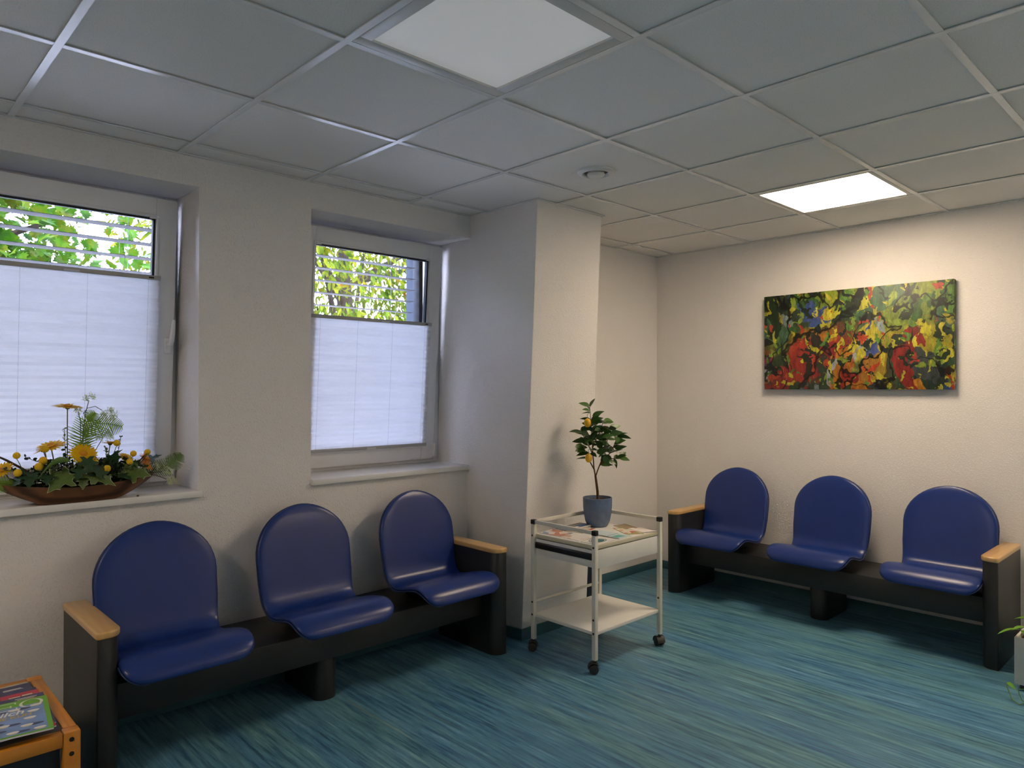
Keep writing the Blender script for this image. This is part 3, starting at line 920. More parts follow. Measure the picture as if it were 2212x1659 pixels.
# screen-right is about (.72,-.69) in plan
SR = Vector((.722, -.692, 0)); SF = Vector((.692, .722, 0))
def PP(r, z, f=0.0): return Vector((px, py, 0)) + SR * r + SF * f + Vector((0, 0, z))
trunk_top = PP(-.012, .930)
MB().tube([PP(.004, .775), PP(.0, .84), PP(-.008, .90), trunk_top], [.0085, .0075, .0068, .006], 10).build('trunk', M['bark'], pt, smooth=70)
branches = [
    [PP(-.012, .925), PP(-.020, .97), PP(-.026, 1.05), PP(-.030, 1.12), PP(-.035, 1.20), PP(-.040, 1.27), PP(-.045, 1.33)],
    [PP(-.010, .925), PP(.004, .965), PP(.022, 1.01), PP(.030, 1.08, .02), PP(.035, 1.14, .03), PP(.03, 1.20, .03)],
    [PP(.012, .985), PP(.045, 1.025), PP(.075, 1.06), PP(.10, 1.11), PP(.115, 1.16)],
    [PP(.020, 1.005), PP(.06, 1.02, -.02), PP(.09, 1.03, -.03), PP(.115, 1.035, -.03)],
    [PP(-.020, .965), PP(-.040, 1.0, -.01), PP(-.062, 1.05, -.02), PP(-.085, 1.10, -.03)],
    [PP(-.026, 1.05), PP(-.05, 1.10, .02), PP(-.075, 1.15, .03), PP(-.09, 1.19, .03)],
    [PP(-.028, 1.09), PP(-.01, 1.14, -.03), PP(.015, 1.20, -.05), PP(.03, 1.25, -.05)],
    [PP(.028, 1.05), PP(.055, 1.10, .04), PP(.07, 1.15, .06), PP(.075, 1.20, .06)],
]
for bpts in branches:
    n = len(bpts)
    MB().tube(bpts, [.0042 - .0028 * k / (n - 1) for k in range(n)], 7).build('branch', M['bark'], pt, smooth=70)
lm = [leaf_mesh('leaf', M['cleaf'], 1, .52, .10, .16), leaf_mesh('leaf', M['cleaf2'], 1, .48, .08, .2)]
rr = random.Random(3)
cnt = 0
def citrus_leaf(p, d, s, kind):
    link('leaf', lm[kind], pt, orient(p, d, rr.choice((-1, 1)) * rr.uniform(.35, 1.35), s))
for bi, bpts in enumerate(branches):
    n = len(bpts)
    for k in range(2 if bi else 3, n):
        p = bpts[k]
        for q in range(3 if k < n - 1 else 4):
            a = rr.uniform(0, 2 * PI)
            out = (p - PP(0, p.z)).normalized() if (p - PP(0, p.z)).length > .01 else Vector((1, 0, 0))
            d = Vector((math.cos(a), math.sin(a), rr.uniform(-.25, .75))) + out * .55
            pp = p.lerp(bpts[k - 1], rr.uniform(0, .5))
            if p.z < 1.06 and q > 1: continue
            if p.z < 1.0: continue
            citrus_leaf(pp, d, rr.uniform(.062, .084), 1 if rr.random() < .28 else 0)
# the distinct tip leaves of the photograph
for r, z, f, dr_, dz, s, kd in [(-.045, 1.33, 0, -1, .35, .066, 1), (-.045, 1.325, 0, .45, .9, .058, 0), (-.04, 1.29, 0, -.9, .05, .055, 0), (-.03, 1.27, 0, .8, .45, .075, 0),
                                (-.035, 1.22, .0, -1, .25, .062, 0), (-.03, 1.20, -.02, -1, -.02, .075, 0), (-.05, 1.06, -.02, -1, -.1, .078, 0), (-.06, 1.09, -.03, -1, .15, .07, 1), (-.07, 1.06, 0, -1, .2, .05, 1),
                                (.115, 1.16, 0, .9, .35, .062, 1), (.10, 1.12, 0, .9, .25, .066, 0), (.10, 1.08, 0, 1, .35, .072, 0), (.115, 1.04, -.03, .95, -.25, .070, 1),
                                (.09, 1.03, -.03, .3, -.75, .06, 0), (.06, 1.02, -.04, .7, -.3, .05, 0), (.03, 1.05, -.06, .35, -.8, .07, 0), (.02, 1.15, -.06, .8, .25, .075, 0)]:
    p = PP(r, z, f); citrus_leaf(p, SR * dr_ + Vector((0, 0, dz)) + SF * rr.uniform(-.3, .1), s, kd)
for k in range(34):
    p = PP(rr.uniform(-.075, .085), rr.uniform(1.05, 1.22), rr.uniform(-.05, .06))
    a = rr.uniform(0, 2 * PI)
    citrus_leaf(p, Vector((math.cos(a), math.sin(a), rr.uniform(-.4, .6))), rr.uniform(.055, .078), 1 if rr.random() < .35 else 0)
for r, z, f in [(-.062, 1.235, -.045), (-.057, 1.035, -.06)]:
    c = PP(r, z, f)
    fr = MB(); fr.lathe([(.002, -.0265), (.010, -.0245), (.0175, -.016), (.0205, -.002), (.0185, .012), (.011, .021), (.004, .0245), (.001, .025)], c, 20); fo = fr.build('fruit', M['lemon'], pt, smooth=80)
    MB().tube([c + Vector((0, 0, .023)), c + Vector((.002, .004, .045)), PP(r + .02, z + .06, f * .5)], .0014, 6).build('fruit_stalk', M['stem'], fo)

# ================================================================== painting (plain generic stand-in: patches of colour)
def paint_mat():
    """generic abstract: loose patches and brush strokes in the photograph's colours"""
    m, nt, bs = new_mat('abstract_canvas_print')
    bs.inputs['Roughness'].default_value = .45
    v = coords(nt)
    L = nt.links.new
    def distort(amount, scale):
        nn = node(nt, 'ShaderNodeTexNoise'); nn.inputs['Scale'].default_value = scale; nn.inputs['Detail'].default_value = 4
        L(v, nn.inputs['Vector'])
        ad = node(nt, 'ShaderNodeMix', data_type='RGBA', blend_type='LINEAR_LIGHT'); ad.inputs['Factor'].default_value = amount
        L(v, ad.inputs['A']); L(nn.outputs['Color'], ad.inputs['B']); return ad.outputs['Result']
    def cells(vec, scale, loc=(0, 0, 0), sc=(1, 1, 1)):
        mp = node(nt, 'ShaderNodeMapping'); mp.inputs['Location'].default_value = loc; mp.inputs['Scale'].default_value = sc
        L(vec, mp.inputs['Vector'])
        vo = node(nt, 'ShaderNodeTexVoronoi'); vo.inputs['Scale'].default_value = scale; L(mp.outputs[0], vo.inputs['Vector'])
        sep = node(nt, 'ShaderNodeSeparateColor'); L(vo.outputs['Color'], sep.inputs[0]); return sep.outputs[0], sep.outputs[1]
    def cr(cols, src):
        r = node(nt, 'ShaderNodeValToRGB'); r.color_ramp.interpolation = 'CONSTANT'; e = r.color_ramp.elements
        while len(e) < len(cols): e.new(.5)
        for k, c in enumerate(cols): e[k].position = k / len(cols); e[k].color = (*c, 1)
        L(src, r.inputs['Fac']); return r.outputs['Color']
    def mixc(f, a_, b_, typ='MIX'):
        x = node(nt, 'ShaderNodeMix', data_type='RGBA', blend_type=typ)
        if isinstance(f, float): x.inputs['Factor'].default_value = f
        else: L(f, x.inputs['Factor'])
        L(a_, x.inputs['A']); L(b_, x.inputs['B']); return x.outputs['Result']
    def zone(src, lo, hi):
        z = node(nt, 'ShaderNodeMapRange'); z.inputs['From Min'].default_value = lo; z.inputs['From Max'].default_value = hi; L(src, z.inputs['Value']); return z.outputs[0]
    d1 = distort(.30, 3.0); d2 = distort(.12, 9.0)
    sx = node(nt, 'ShaderNodeSeparateXYZ'); L(d1, sx.inputs[0])
    c1, c2 = cells(d1, 6.5, (2, 1, 3), (1, 1.4, .7))
    up = cr([(.035, .10, .02), (.20, .26, .02), (.012, .03, .01), (.08, .18, .03), (.42, .40, .03), (.02, .05, .02), (.05, .12, .06), (.14, .20, .02)], c1)
    lol = cr([(.26, .018, .014), (.30, .03, .02), (.03, .06, .02), (.36, .13, .01), (.24, .02, .02), (.02, .02, .015), (.12, .16, .03)], c2)
    lor = cr([(.44, .18, .012), (.02, .035, .02), (.48, .38, .015), (.03, .07, .03), (.40, .14, .012), (.22, .02, .015), (.05, .06, .06), (.30, .26, .02)], c1)
    mid = cr([(.24, .30, .34), (.04, .07, .22), (.30, .33, .36), (.03, .05, .03), (.18, .24, .26), (.40, .35, .03)], c2)
    low = mixc(zone(sx.outputs['Y'], .05, -.25), lol, lor)
    base = mixc(zone(sx.outputs['Z'], -.04, .07), low, up)
    n1 = noise(nt, d1, 3.1, 1, .4)
    base = mixc(ramp(nt, n1, [(.60, (0, 0, 0)), (.63, (1, 1, 1))]), base, mid)
    # dabs
    k1, k2 = cells(d2, 24, (5, 2, 1), (1, 1.3, .6))
    dab = cr([(.46, .42, .03), (.09, .20, .03), (.015, .03, .012), (.40, .05, .02), (.20, .28, .03), (.01, .02, .015), (.42, .38, .03)], k2)
    base = mixc(ramp(nt, k1, [(.66, (0, 0, 0)), (.67, (1, 1, 1))]), base, dab)
    # dark sweeping strokes
    st = noise(nt, d1, 4.2, 2, .4)
    ab = node(nt, 'ShaderNodeMath', operation='SUBTRACT'); L(st, ab.inputs[0]); ab.inputs[1].default_value = .5
    a2 = node(nt, 'ShaderNodeMath', operation='ABSOLUTE'); L(ab.outputs[0], a2.inputs[0])
    dark = ramp(nt, a2.outputs[0], [(.012, (.05, .05, .05)), (.026, (1, 1, 1))])
    br = ramp(nt, noise(nt, coords(nt, (1, 1, .35)), 42, 4, .75), [(.28, (.35, .35, .35)), (.72, (1.45, 1.45, 1.4))])
    base = mixc(1.0, mixc(1.0, base, br, 'MULTIPLY'), dark, 'MULTIPLY')
    L(base, bs.inputs['Base Color'])
    return m
M['paint'] = paint_mat()
tag(bx('canvas_painting', (4.778, 1.237, 1.425), (4.815, 2.417, 2.077), M['paint'], bevel=.003), 'wide unframed canvas in vivid greens, yellows and reds on the right wall', 'painting')

# ================================================================== dark post behind the trolley, its use and height guessed
dp = thing('dark_post', 'slim dark upright stand behind the trolley beside the pillar', 'stand', (3.655, 3.09, 0))
MB().prism(rect_round(3.622, 3.06, 3.688, 3.12, (.01, .01, .01, .01)), .012, .46).build('tube', M['navy'], dp, .002)
MB().prism(rect_round(3.612, 3.05, 3.698, 3.13, (.012, .012, .012, .012)), 0, .012).build('foot', M['blackpl'], dp, .002)

# ================================================================== side table with magazines
TH = .42
K = 1.031
tb = thing('side_table', 'orange wooden side table with dark top at the left edge', 'table', (.26, 2.70, 0))
tx0, tx1, ty0, ty1 = -.03, .548, 2.418, 2.98
pw = .044
for x in (tx0, tx1 - pw):
    for y in (ty0, ty1 - pw):
        l = bx('leg', (x, y, 0), (x + pw, y + pw, TH), M['orange'], tb, .004)
        if y == ty0:
            for z in (TH - .022, TH - .064):
                MB().tube([(x + pw / 2 - .002, y - .0012, z), (x + pw / 2 - .002, y + .002, z)], .0068, 14).build('screw', M['screw'], l)
                MB().tube([(x + pw / 2 - .002, y - .0022, z), (x + pw / 2 - .002, y - .001, z)], .003, 6).build('screw', M['blackpl'], l)
bx('front_rail', (tx0 + pw + .001, ty0 + .004, TH - .042), (tx1 - pw - .001, ty0 + .040, TH - .002), M['orange'], tb, .003)
bx('rear_rail', (tx0 + pw + .001, ty1 - .040, TH - .042), (tx1 - pw - .001, ty1 - .004, TH - .002), M['orange'], tb, .003)
bx('side_rail', (tx1 - .038, ty0 + pw + .001, TH - .042), (tx1 - .002, ty1 - pw - .001, TH), M['orangeY'], tb, .003)
bx('side_rail', (tx0 + .002, ty0 + pw + .001, TH - .042), (tx0 + .038, ty1 - pw - .001, TH), M['orangeY'], tb, .003)
bx('under_box', (tx0 + .046, ty0 + .046, .06), (tx1 - .0445, ty1 - .046, TH - .043), M['navy'], tb)  # dark box put in to fill the black space below the rails
bx('tabletop', (tx0 + .0385, ty0 + .0405, TH - .018), (tx1 - .0385, ty1 - .0405, TH - .002), M['greytop'], tb, .001)

M['mgreen'] = plain('green_cover', (.13, .42, .012), .3); M['mblue'] = mat('sky_blue_cover', (.17, .29, .56), .3, .25, 14)
M['mnavy'] = plain('navy_cover', (.022, .030, .125), .3); M['mred'] = plain('crimson_cover', (.50, .018, .05), .3)
M['mwhite'] = plain('white_ink', (.80, .78, .74), .4); M['myel'] = plain('mustard_ink', (.55, .40, .10), .4); M['mdark'] = plain('dark_ink', (.02, .02, .03), .4)
M['cup'] = plain('cream_ink', (.62, .57, .42), .4); M['cupsh'] = plain('navy_shadow_ink', (.035, .05, .14), .4); M['news'] = mat('newsprint', (.52, .47, .36), .8, .15, 60)
G2 = 'magazines piled on the side table'
zb = TH - .0015
MW, MH = .213, .270
def mag(c, rz, th, z, m, label, curl=0, size=(MW, MH)):
    return booklet('magazine', (c[0], c[1], z), size, rz, th, m, label, 'magazine', G2, curl)
# from the table upwards; each lies further forward, so the back ones show only their top strip
def ctr(tr_corner, rz, size=(MW, MH)):
    c, s = math.cos(rz), math.sin(rz)
    dx, dy = -size[0] / 2, -size[1] / 2
    return (tr_corner[0] + dx * c - dy * s, tr_corner[1] + dx * s + dy * c)
z = zb
t, cv, Wm = mag(ctr((.500, 2.925), .02, (.26, .20)), .02, .006, z, M['news'], 'folded newspaper at the back of the pile on the side table', size=(.26, .20))
text('masthead', 'ZEIT', cv, Wm, .03, .055, .0062, .04, M['mdark'], 1.0)
z += .006
t, cv, Wm = mag(ctr((.500, 2.897), -.03), -.03, .0045, z, M['mnavy'], 'navy magazine just in front of the folded newspaper')
decal('printed_line', cv, Wm, (.03, .099, .080, .104), .0047, M['mwhite']); decal('printed_line', cv, Wm, (.03, .092, .085, .0945), .0047, M['mwhite']); z += .0046
t, cv, Wm = mag(ctr((.506, 2.825), -.04), -.04, .0045, z, M['mnavy'], 'second navy magazine showing a strip behind the crimson one')
decal('printed_line', cv, Wm, (.025, .103, .085, .107), .0047, M['mwhite']); decal('printed_line', cv, Wm, (.035, .096, .08, .099), .0047, M['mwhite'])
m = MB(); m.add([(-.02, .086, .0048), (.04, .104, .0048), (.04, .101, .0048)], [(0, 1, 2)]); link('printed_line', m.mesh('printed_line', M['mwhite'], smooth=0), cv, Wm)
z += .0046
t, cv, Wm = mag(ctr((.506, 2.79), -.05), -.05, .0045, z, M['mred'], 'crimson magazine with black lettering in the middle of the pile')
text('masthead', 'FOCUS', cv, Wm, -.104, .088, .0047, .036, M['mdark'], .96, bold=.001)
decal('printed_line', cv, Wm, (.025, .098, .055, .106), .0047, M['cup']); decal('printed_line', cv, Wm, (.060, .100, .088, .110), .0047, M['cup']); z += .0046
t, cv, Wm = mag(ctr((.511, 2.739), -.06), -.06, .0045, z, M['mnavy'], 'navy magazine with white masthead directly behind the green one')
text('masthead', 'SPIEGEL', cv, Wm, -.104, .078, .0047, .025, M['mwhite'], .95, bold=.0006)
decal('printed_line', cv, Wm, (.030, .116, .088, .120), .0047, M['mwhite']); decal('printed_line', cv, Wm, (.035, .107, .08, .110), .0047, M['mwhite']); z += .0046
t, cv, Wm = mag((.380, 2.565), .01, .004, z, M['mred'], 'crimson edged magazine peeking out under the green one'); z += .0041
rzg = -.12
t, cv, Wm = mag(ctr((.509, 2.676), rzg), rzg, .006, z, M['mgreen'], 'green and blue magazine with big white letters on top of the pile')
ZD = .0061
decal('printed_picture', cv, Wm, (-.1, -.128, .094, .085), ZD, M['mblue'])
# masthead GEO in a high-contrast serif
def serif_O(cx, cy, rx, ry, open_=False):
    m = MB(); n = 40
    for k in range(n):
        a0, a1 = 2 * PI * k / n, 2 * PI * (k + 1) / n
        if open_ and (-.65 < math.atan2(math.sin((a0 + a1) / 2), math.cos((a0 + a1) / 2)) < .55): continue
        q = lambda a, r1, r2: (cx + r1 * math.cos(a), cy + r2 * math.sin(a), ZD + .0004)
        m.add([q(a0, rx, ry), q(a1, rx, ry), q(a1, rx * .74, ry * .93), q(a0, rx * .74, ry * .93)], [(0, 1, 2, 3)])
    return m
def put(m, nm='letter'): return link(nm, m.mesh(nm, M['mwhite'], smooth=0), cv, Wm)
def bars(rs):
    m = MB()
    for x0, y0, x1, y1 in rs: m.add([(x0, y0, ZD + .0004), (x1, y0, ZD + .0004), (x1, y1, ZD + .0004), (x0, y1, ZD + .0004)], [(0, 1, 2, 3)])
    return m
yb_, yt_ = .066, .124; cy = (yb_ + yt_) / 2
put(serif_O(.064, cy, .031, .031))
put(bars([(-.026, yb_, -.015, yt_), (-.032, yt_ - .003, .026, yt_), (-.032, yb_, .028, yb_ + .003), (.022, yt_ - .014, .026, yt_), (.024, yb_, .028, yb_ + .014), (-.015, cy - .0015, .014, cy + .0015), (.010, cy - .007, .014, cy + .007)]))
g = serif_O(-.068, cy, .031, .031, True); g2 = bars([(-.052, cy - .024, -.042, cy), (-.060, cy - .003, -.036, cy), (-.046, cy + .010, -.042, cy + .027)]); g.add(g2.v, g2.f); put(g)
text('headline', 'Milch', cv, Wm, -.055, .022, ZD + .0004, .045, M['mwhite'], 1.0, .25, .0008)
text('headline', 'OHNE KUH', cv, Wm, -.075, -.003, ZD + .0004, .026, M['myel'], 1.0, .12, .0008)
def ell(x, y, a, b, m_, nm, dz=0.0003):
    m = MB(); m.add([(x + a * math.cos(q), y + b * math.sin(q), ZD + dz) for q in np.linspace(0, 2 * PI, 19)[:-1]], [tuple(range(18))]); link(nm, m.mesh(nm, m_, smooth=0), cv, Wm)
for k, (x, y) in enumerate([(.02, .062), (.075, .072), (.066, .028), (-.035, .055), (.055, -.022), (-.01, -.050), (.045, -.075), (-.045, -.085), (-.05, -.03), (-.085, -.01), (.075, -.112), (.01, -.11)]):
    if x < .055: ell(x + .022, y - .002, .020, .008, M['cupsh'], 'printed_shadow', .00026)
    ell(x, y - .003, .013, .0085, M['cup'], 'printed_cup', .0003); ell(x, y + .001, .016, .007, M['mwhite'], 'printed_cup', .00035)

# ================================================================== white planter with trailing plant
wp = thing('planter', 'white box planter with trailing green leaves at the right edge', 'potted plant', (4.28, .62, 0))
q0, q1, q2, q3 = 4.085, 4.50, .40, .812
bx('plinth', (q0 + .02, q2 + .02, 0), (q1 - .02, q3 - .02, .028), M['blackpl'], wp)
m = MB(); th = .012
m.box((q0, q2, .028), (q0 + th, q3, .25)).box((q1 - th, q2, .028), (q1, q3, .25)).box((q0 + th, q2, .028), (q1 - th, q2 + th, .25)).box((q0 + th, q3 - th, .028), (q1 - th, q3, .25)).box((q0 + th, q2 + th, .028), (q1 - th, q3 - th, .04))
m.build('pot', M['whitepot'], wp, .003)
bx('soil', (q0 + th, q2 + th, .2), (q1 - th, q3 - th, .228), M['soil'], wp)
plm = leaf_mesh('leaf', M['pothos'], 1, .62, .14, .25, 9)
def pothos(p, d, s, base):
    p = Vector(p); base = Vector(base)
    MB().tube([base, base.lerp(p, .5) + Vector((0, 0, .015)), p], .0018, 6).build('leaf_stalk', M['stem'], wp)
    link('leaf', plm, wp, orient(p, d, rr.uniform(-.3, .3), s))
pothos((4.10, .79, .285), (-.5, .85, -.05), .10, (4.14, .76, .225))
pothos((4.12, .76, .295), (-.6, .5, .15), .085, (4.15, .74, .225))
for k in range(16):
    a = rr.uniform(0, 2 * PI)
    bse = (rr.uniform(4.15, 4.42), rr.uniform(.46, .74), .225)
    p = (bse[0] + .06 * math.cos(a), bse[1] + .06 * math.sin(a), rr.uniform(.27, .42))
    if p[1] > .77 and p[0] < 4.12: continue
    pothos(p, (math.cos(a), math.sin(a), rr.uniform(-.3, .3)), rr.uniform(.07, .11), bse)
# trailing vines over the room-side edge and along the floor
def vine(pts): MB().tube(pts, .0022, 6).build('vine', M['stem'], wp, smooth=70)
vine([(4.12, .68, .23), (4.075, .69, .255), (4.05, .70, .20), (4.0, .71, .08), (3.92, .73, .012), (3.89, .755, .006), (3.91, .785, .012), (3.955, .812, .045), (3.965, .818, .062)])
vine([(3.92, .73, .012), (3.905, .745, .02), (3.915, .76, .045), (3.925, .765, .06)])
link('leaf', plm, wp, orient((3.965, .818, .062), (.35, -.55, -.30), .5, .055))
link('leaf', plm, wp, orient((3.925, .765, .06), (.5, -.6, .1), -.4, .05))

# ================================================================== flower bowl on the sill
AY = 3.385
def A(x, z, dy=0.0):
    k = (AY + dy) / 3.45
    return Vector((x * k, AY + dy, CAM_Z + (z - CAM_Z) * k))
SBZ = SB + .030
fb = thing('flower_arrangement', 'yellow flowers and greenery in a long wooden bowl on the sill', 'flower arrangement', (.745, AY, SBZ))
m = MB(); rings = []
NX = 28
for k in range(NX + 1):
    t = -1 + 2 * k / NX
    x = .752 + .292 * t
    b = .088 * max(1 - abs(t) ** 2.4, 0) ** .55 + .010
    zr = SBZ + .066 + .030 * abs(t) ** 1.6
    zf = SBZ + .0005 + max(abs(t) - .46, 0) / .54 * (zr - SBZ - .012)
    bf = .058 * max(1 - abs(t) ** 2.4, 0) ** .55 + .006
    wall_ = .010
    ring = [(x, AY - b, zr), (x, AY - (b * .6 + bf * .4), zf + (zr - zf) * .45), (x, AY - bf, zf + .002), (x, AY, zf), (x, AY + bf, zf + .002), (x, AY + (b * .6 + bf * .4), zf + (zr - zf) * .45), (x, AY + b, zr),
            (x, AY + max(b - wall_, .004), zr), (x, AY + max(bf - wall_, .002), min(zf + .012, zr - .003)), (x, AY, min(zf + .011, zr - .004)), (x, AY - max(bf - wall_, .002), min(zf + .012, zr - .003)), (x, AY - max(b - wall_, .004), zr)]
    rings.append(ring)
m.loft(rings); m.build('bowl', M['gwood'], fb, smooth=50)
# dark filler foliage heaped in the bowl
dm = MB(); r3 = random.Random(11)
for k in range(3000):
    t = r3.uniform(-.84, .84); hmax = .115 * (1 - abs(t) ** 1.6) + .02
    c = Vector((.752 + .28 * t, AY + r3.uniform(-.075, .075) * (1 - abs(t) ** 2), SBZ + .050 + hmax * r3.random() ** .8))
    d = Vector((r3.gauss(0, 1), r3.gauss(0, 1), r3.gauss(.3, 1))).normalized(); s = r3.uniform(.009, .018)
    mm = orient(c, d, r3.uniform(0, 6))
    dm.add([mm @ Vector(q) for q in ((0, 0, 0), (s * .5, s * .35, .002), (s, 0, 0), (s * .5, -s * .35, .002))], [(0, 1, 2, 3)])
fo = dm.build('filler_foliage', M['darkfol'], fb, smooth=0); fo['kind'] = 'stuff'

def gerbera(c, r, nrm, stem_to, petal='yellow', npet=20):
    """daisy head at c facing nrm"""
    nrm = Vector(nrm).normalized()
    z = nrm; x = z.orthogonal().normalized(); y = z.cross(x)
    R = Matrix((x, y, z)).transposed().to_4x4(); T = Matrix.Translation(c) @ R
    m = MB()
    for ringi, (n, r1, el) in enumerate([(npet, 1.0, .02), (npet - 3, .88, .10), (14, .5, .22)]):
        for k in range(n):
            a = 2 * PI * (k + .5 * ringi) / n + r3.uniform(-.05, .05); rl = r * r1 * r3.uniform(.9, 1.05); w = r * .105
            ca, sa = math.cos(a), math.sin(a)
            def q(u, vv, h): return (u * ca - vv * sa, u * sa + vv * ca, h)
            e = el * r3.uniform(.6, 1.3)
            m.add([q(.18 * r, -.05 * r, 0.02 * r), q(.18 * r, .05 * r, .02 * r), q(.65 * rl, w, e * r * .7), q(rl, w * .35, e * r * .75), q(rl, -w * .35, e * r * .75), q(.65 * rl, -w, e * r * .7)], [(0, 1, 2, 5), (2, 3, 4, 5)])
    o = link('gerbera', m.mesh('gerbera', M[petal], smooth=0), fb, T)
    d = MB().sphere((0, 0, .08 * r), (.26 * r, .26 * r, .13 * r), 14, 6); link('flower_centre', d.mesh('flower_centre', M['ydisc']), o, T)
    cx_ = MB().lathe([(.02 * r, -.22 * r), (.16 * r, -.12 * r), (.22 * r, .0)], (0, 0, 0), 12); link('calyx', cx_.mesh('calyx', M['stemg']), o, T)
    st = Vector(stem_to); c = Vector(c)
    MB().tube([c - nrm * .1 * r, c.lerp(st, .4) - nrm * .2 * r, st], .0022, 8).build('stem', M['stemg'], o, smooth=70)

gerbera(A(.727, 1.352), .057, (.05, -.12, 1), A(.728, 1.04), npet=22)
gerbera(A(.786, 1.150, -.06), .056, (.0, -.75, .65), A(.77, 1.05, -.02), npet=22)
gerbera(A(.668, 1.190, -.01), .056, (-.25, -.25, .9), A(.69, 1.05))
gerbera(A(.640, 1.175, .03), .045, (-.4, .1, .9), A(.68, 1.05))
gerbera(A(.888, 1.190, .04), .045, (.1, .0, 1), A(.87, 1.05))
gerbera(A(.503, 1.105, -.02), .045, (-.5, -.4, .7), A(.55, 1.03))
gerbera(A(.95, 1.125, .0), .035, (.3, -.5, .8), A(.93, 1.04))
for (x, z, dy) in [(1.035, 1.085, -.03), (1.030, 1.116, -.01)]:      # half open orange blooms
    gerbera(A(x, z, dy), .034, (.5, -.45, .6), A(x - .08, 1.035), 'orangep', 12)
for (x, z, dy, r) in [(.554, 1.089, -.07, .0165), (.626, 1.109, -.075, .0175), (.641, 1.133, -.06, .0175), (.550, 1.159, -.03, .015), (.648, 1.180, -.05, .0165), (.876, 1.082, -.08, .0170),
                      (.831, 1.112, -.07, .0150), (.966, 1.106, -.05, .0155), (.981, 1.140, -.03, .0150), (1.038, 1.143, -.03, .0155), (.914, 1.191, -.01, .0160)]:
    c = A(x, z, dy)
    r *= .88
    o = MB().sphere(c, r, 14, 10).build('ball_flower', M['yball'], fb, smooth=80)
    b = A(.752 + (x - .76) * .72, 1.03, dy * .4)
    MB().tube([c - Vector((0, 0, r * .8)), c.lerp(b, .5) - Vector((0, 0, .004)), b], .0015, 6).build('stem', M['stemg'], o)

def lobed(name, m_, s=1.0, rim=None):
    """ivy / maple-like lobed leaf in the XY plane, stalk at origin, tip along +X"""
    pol = [(0, 0), (-.14, .16), (-.12, .40), (.10, .26), (.20, .34), (.30, .62), (.42, .50), (.44, .24), (.60, .22), (.70, .30), (.76, .14), (1.0, 0)]
    pts = pol + [(x, -y) for x, y in reversed(pol[1:-1])]
    z = lambda x, y: .16 * abs(y) - .22 * x * x
    mb = MB(); cpt = (.34, 0, z(.34, 0))
    v = [cpt] + [(x, y, z(x, y)) for x, y in pts]
    n = len(pts)
    mb.add(v, [(0, 1 + k, 1 + (k + 1) % n) for k in range(n)])
    if rim:
        for k in range(n):
            a, b = Vector(v[1 + k]), Vector(v[1 + (k + 1) % n]); cc = Vector(cpt)
            ia, ib = a.lerp(cc, .05), b.lerp(cc, .05); up = Vector((0, 0, .004))
            mb.add([a + up, b + up, ib + up, ia + up], [(0, 1, 2, 3)], 1)
    return mb.mesh(name, [m_, rim] if rim else m_, smooth=80)
ivm = lobed('ivy_leaf', M['ivy']); ivl = lobed('lobed_leaf', M['ivyl'], 1, M['ivyrim'])
for (x, z, dy, d, s, roll, kind) in [
        (.735, 1.07, -.09, (-.75, -.35, -.45), .115, -.6, 1), (.80, 1.065, -.09, (.80, -.35, -.28), .125, .5, 1), (.95, 1.062, -.05, (1, -.25, -.12), .11, .9, 1), (.79, 1.06, -.09, (-.2, -.5, -.55), .07, .0, 1),
        (.80, 1.13, -.09, (.0, -.45, -.75), .085, 0, 0), (.82, 1.10, -.085, (.4, -.5, -.6), .09, .2, 0), (.78, 1.09, -.095, (-.35, -.5, -.45), .075, -.2, 0), (.84, 1.08, -.09, (.1, -.4, -.8), .08, .3, 0),
        (.885, 1.06, -.03, (.15, -.15, .9), .135, .2, 0), (.87, 1.10, -.02, (.45, -.2, .7), .11, .4, 0), (1.0, 1.09, -.02, (.3, -.3, .8), .085, .2, 0), (1.04, 1.10, .0, (.7, -.2, .55), .08, .4, 0), (.96, 1.09, -.01, (-.3, -.3, .75), .07, 0, 0),
        (.60, 1.08, -.06, (-.2, -.55, -.45), .085, -.1, 0), (.58, 1.06, -.04, (-.6, -.4, -.1), .075, -.2, 0), (.66, 1.07, -.08, (-.2, -.6, -.3), .07, 0, 0), (.92, 1.05, -.06, (.5, -.5, -.1), .08, .2, 0), (.70, 1.10, -.08, (-.5, -.5, .1), .06, 0, 0)]:
    link('lobed_leaf' if kind else 'ivy_leaf', ivl if kind else ivm, fb, orient(A(x, z, dy), d, roll, s * (.92 if kind else .80)))
# long blade leaf
m = MB(); rows = []
for k in range(9):
    u = k / 8; p = A(.735, 1.125, -.10).lerp(A(.625, 1.062, -.13), u) + Vector((0, 0, .03 * math.sin(PI * u))); w = .013 * math.sin(PI * min(u * .92 + .08, 1)) ** .8
    rows.append([p + Vector((.3 * w, 0, w)), p + Vector((0, -.004, 0)), p - Vector((.3 * w, 0, w))])
m.loft(rows, False, False); m.build('blade_leaf', M['stem'], fb, smooth=80)
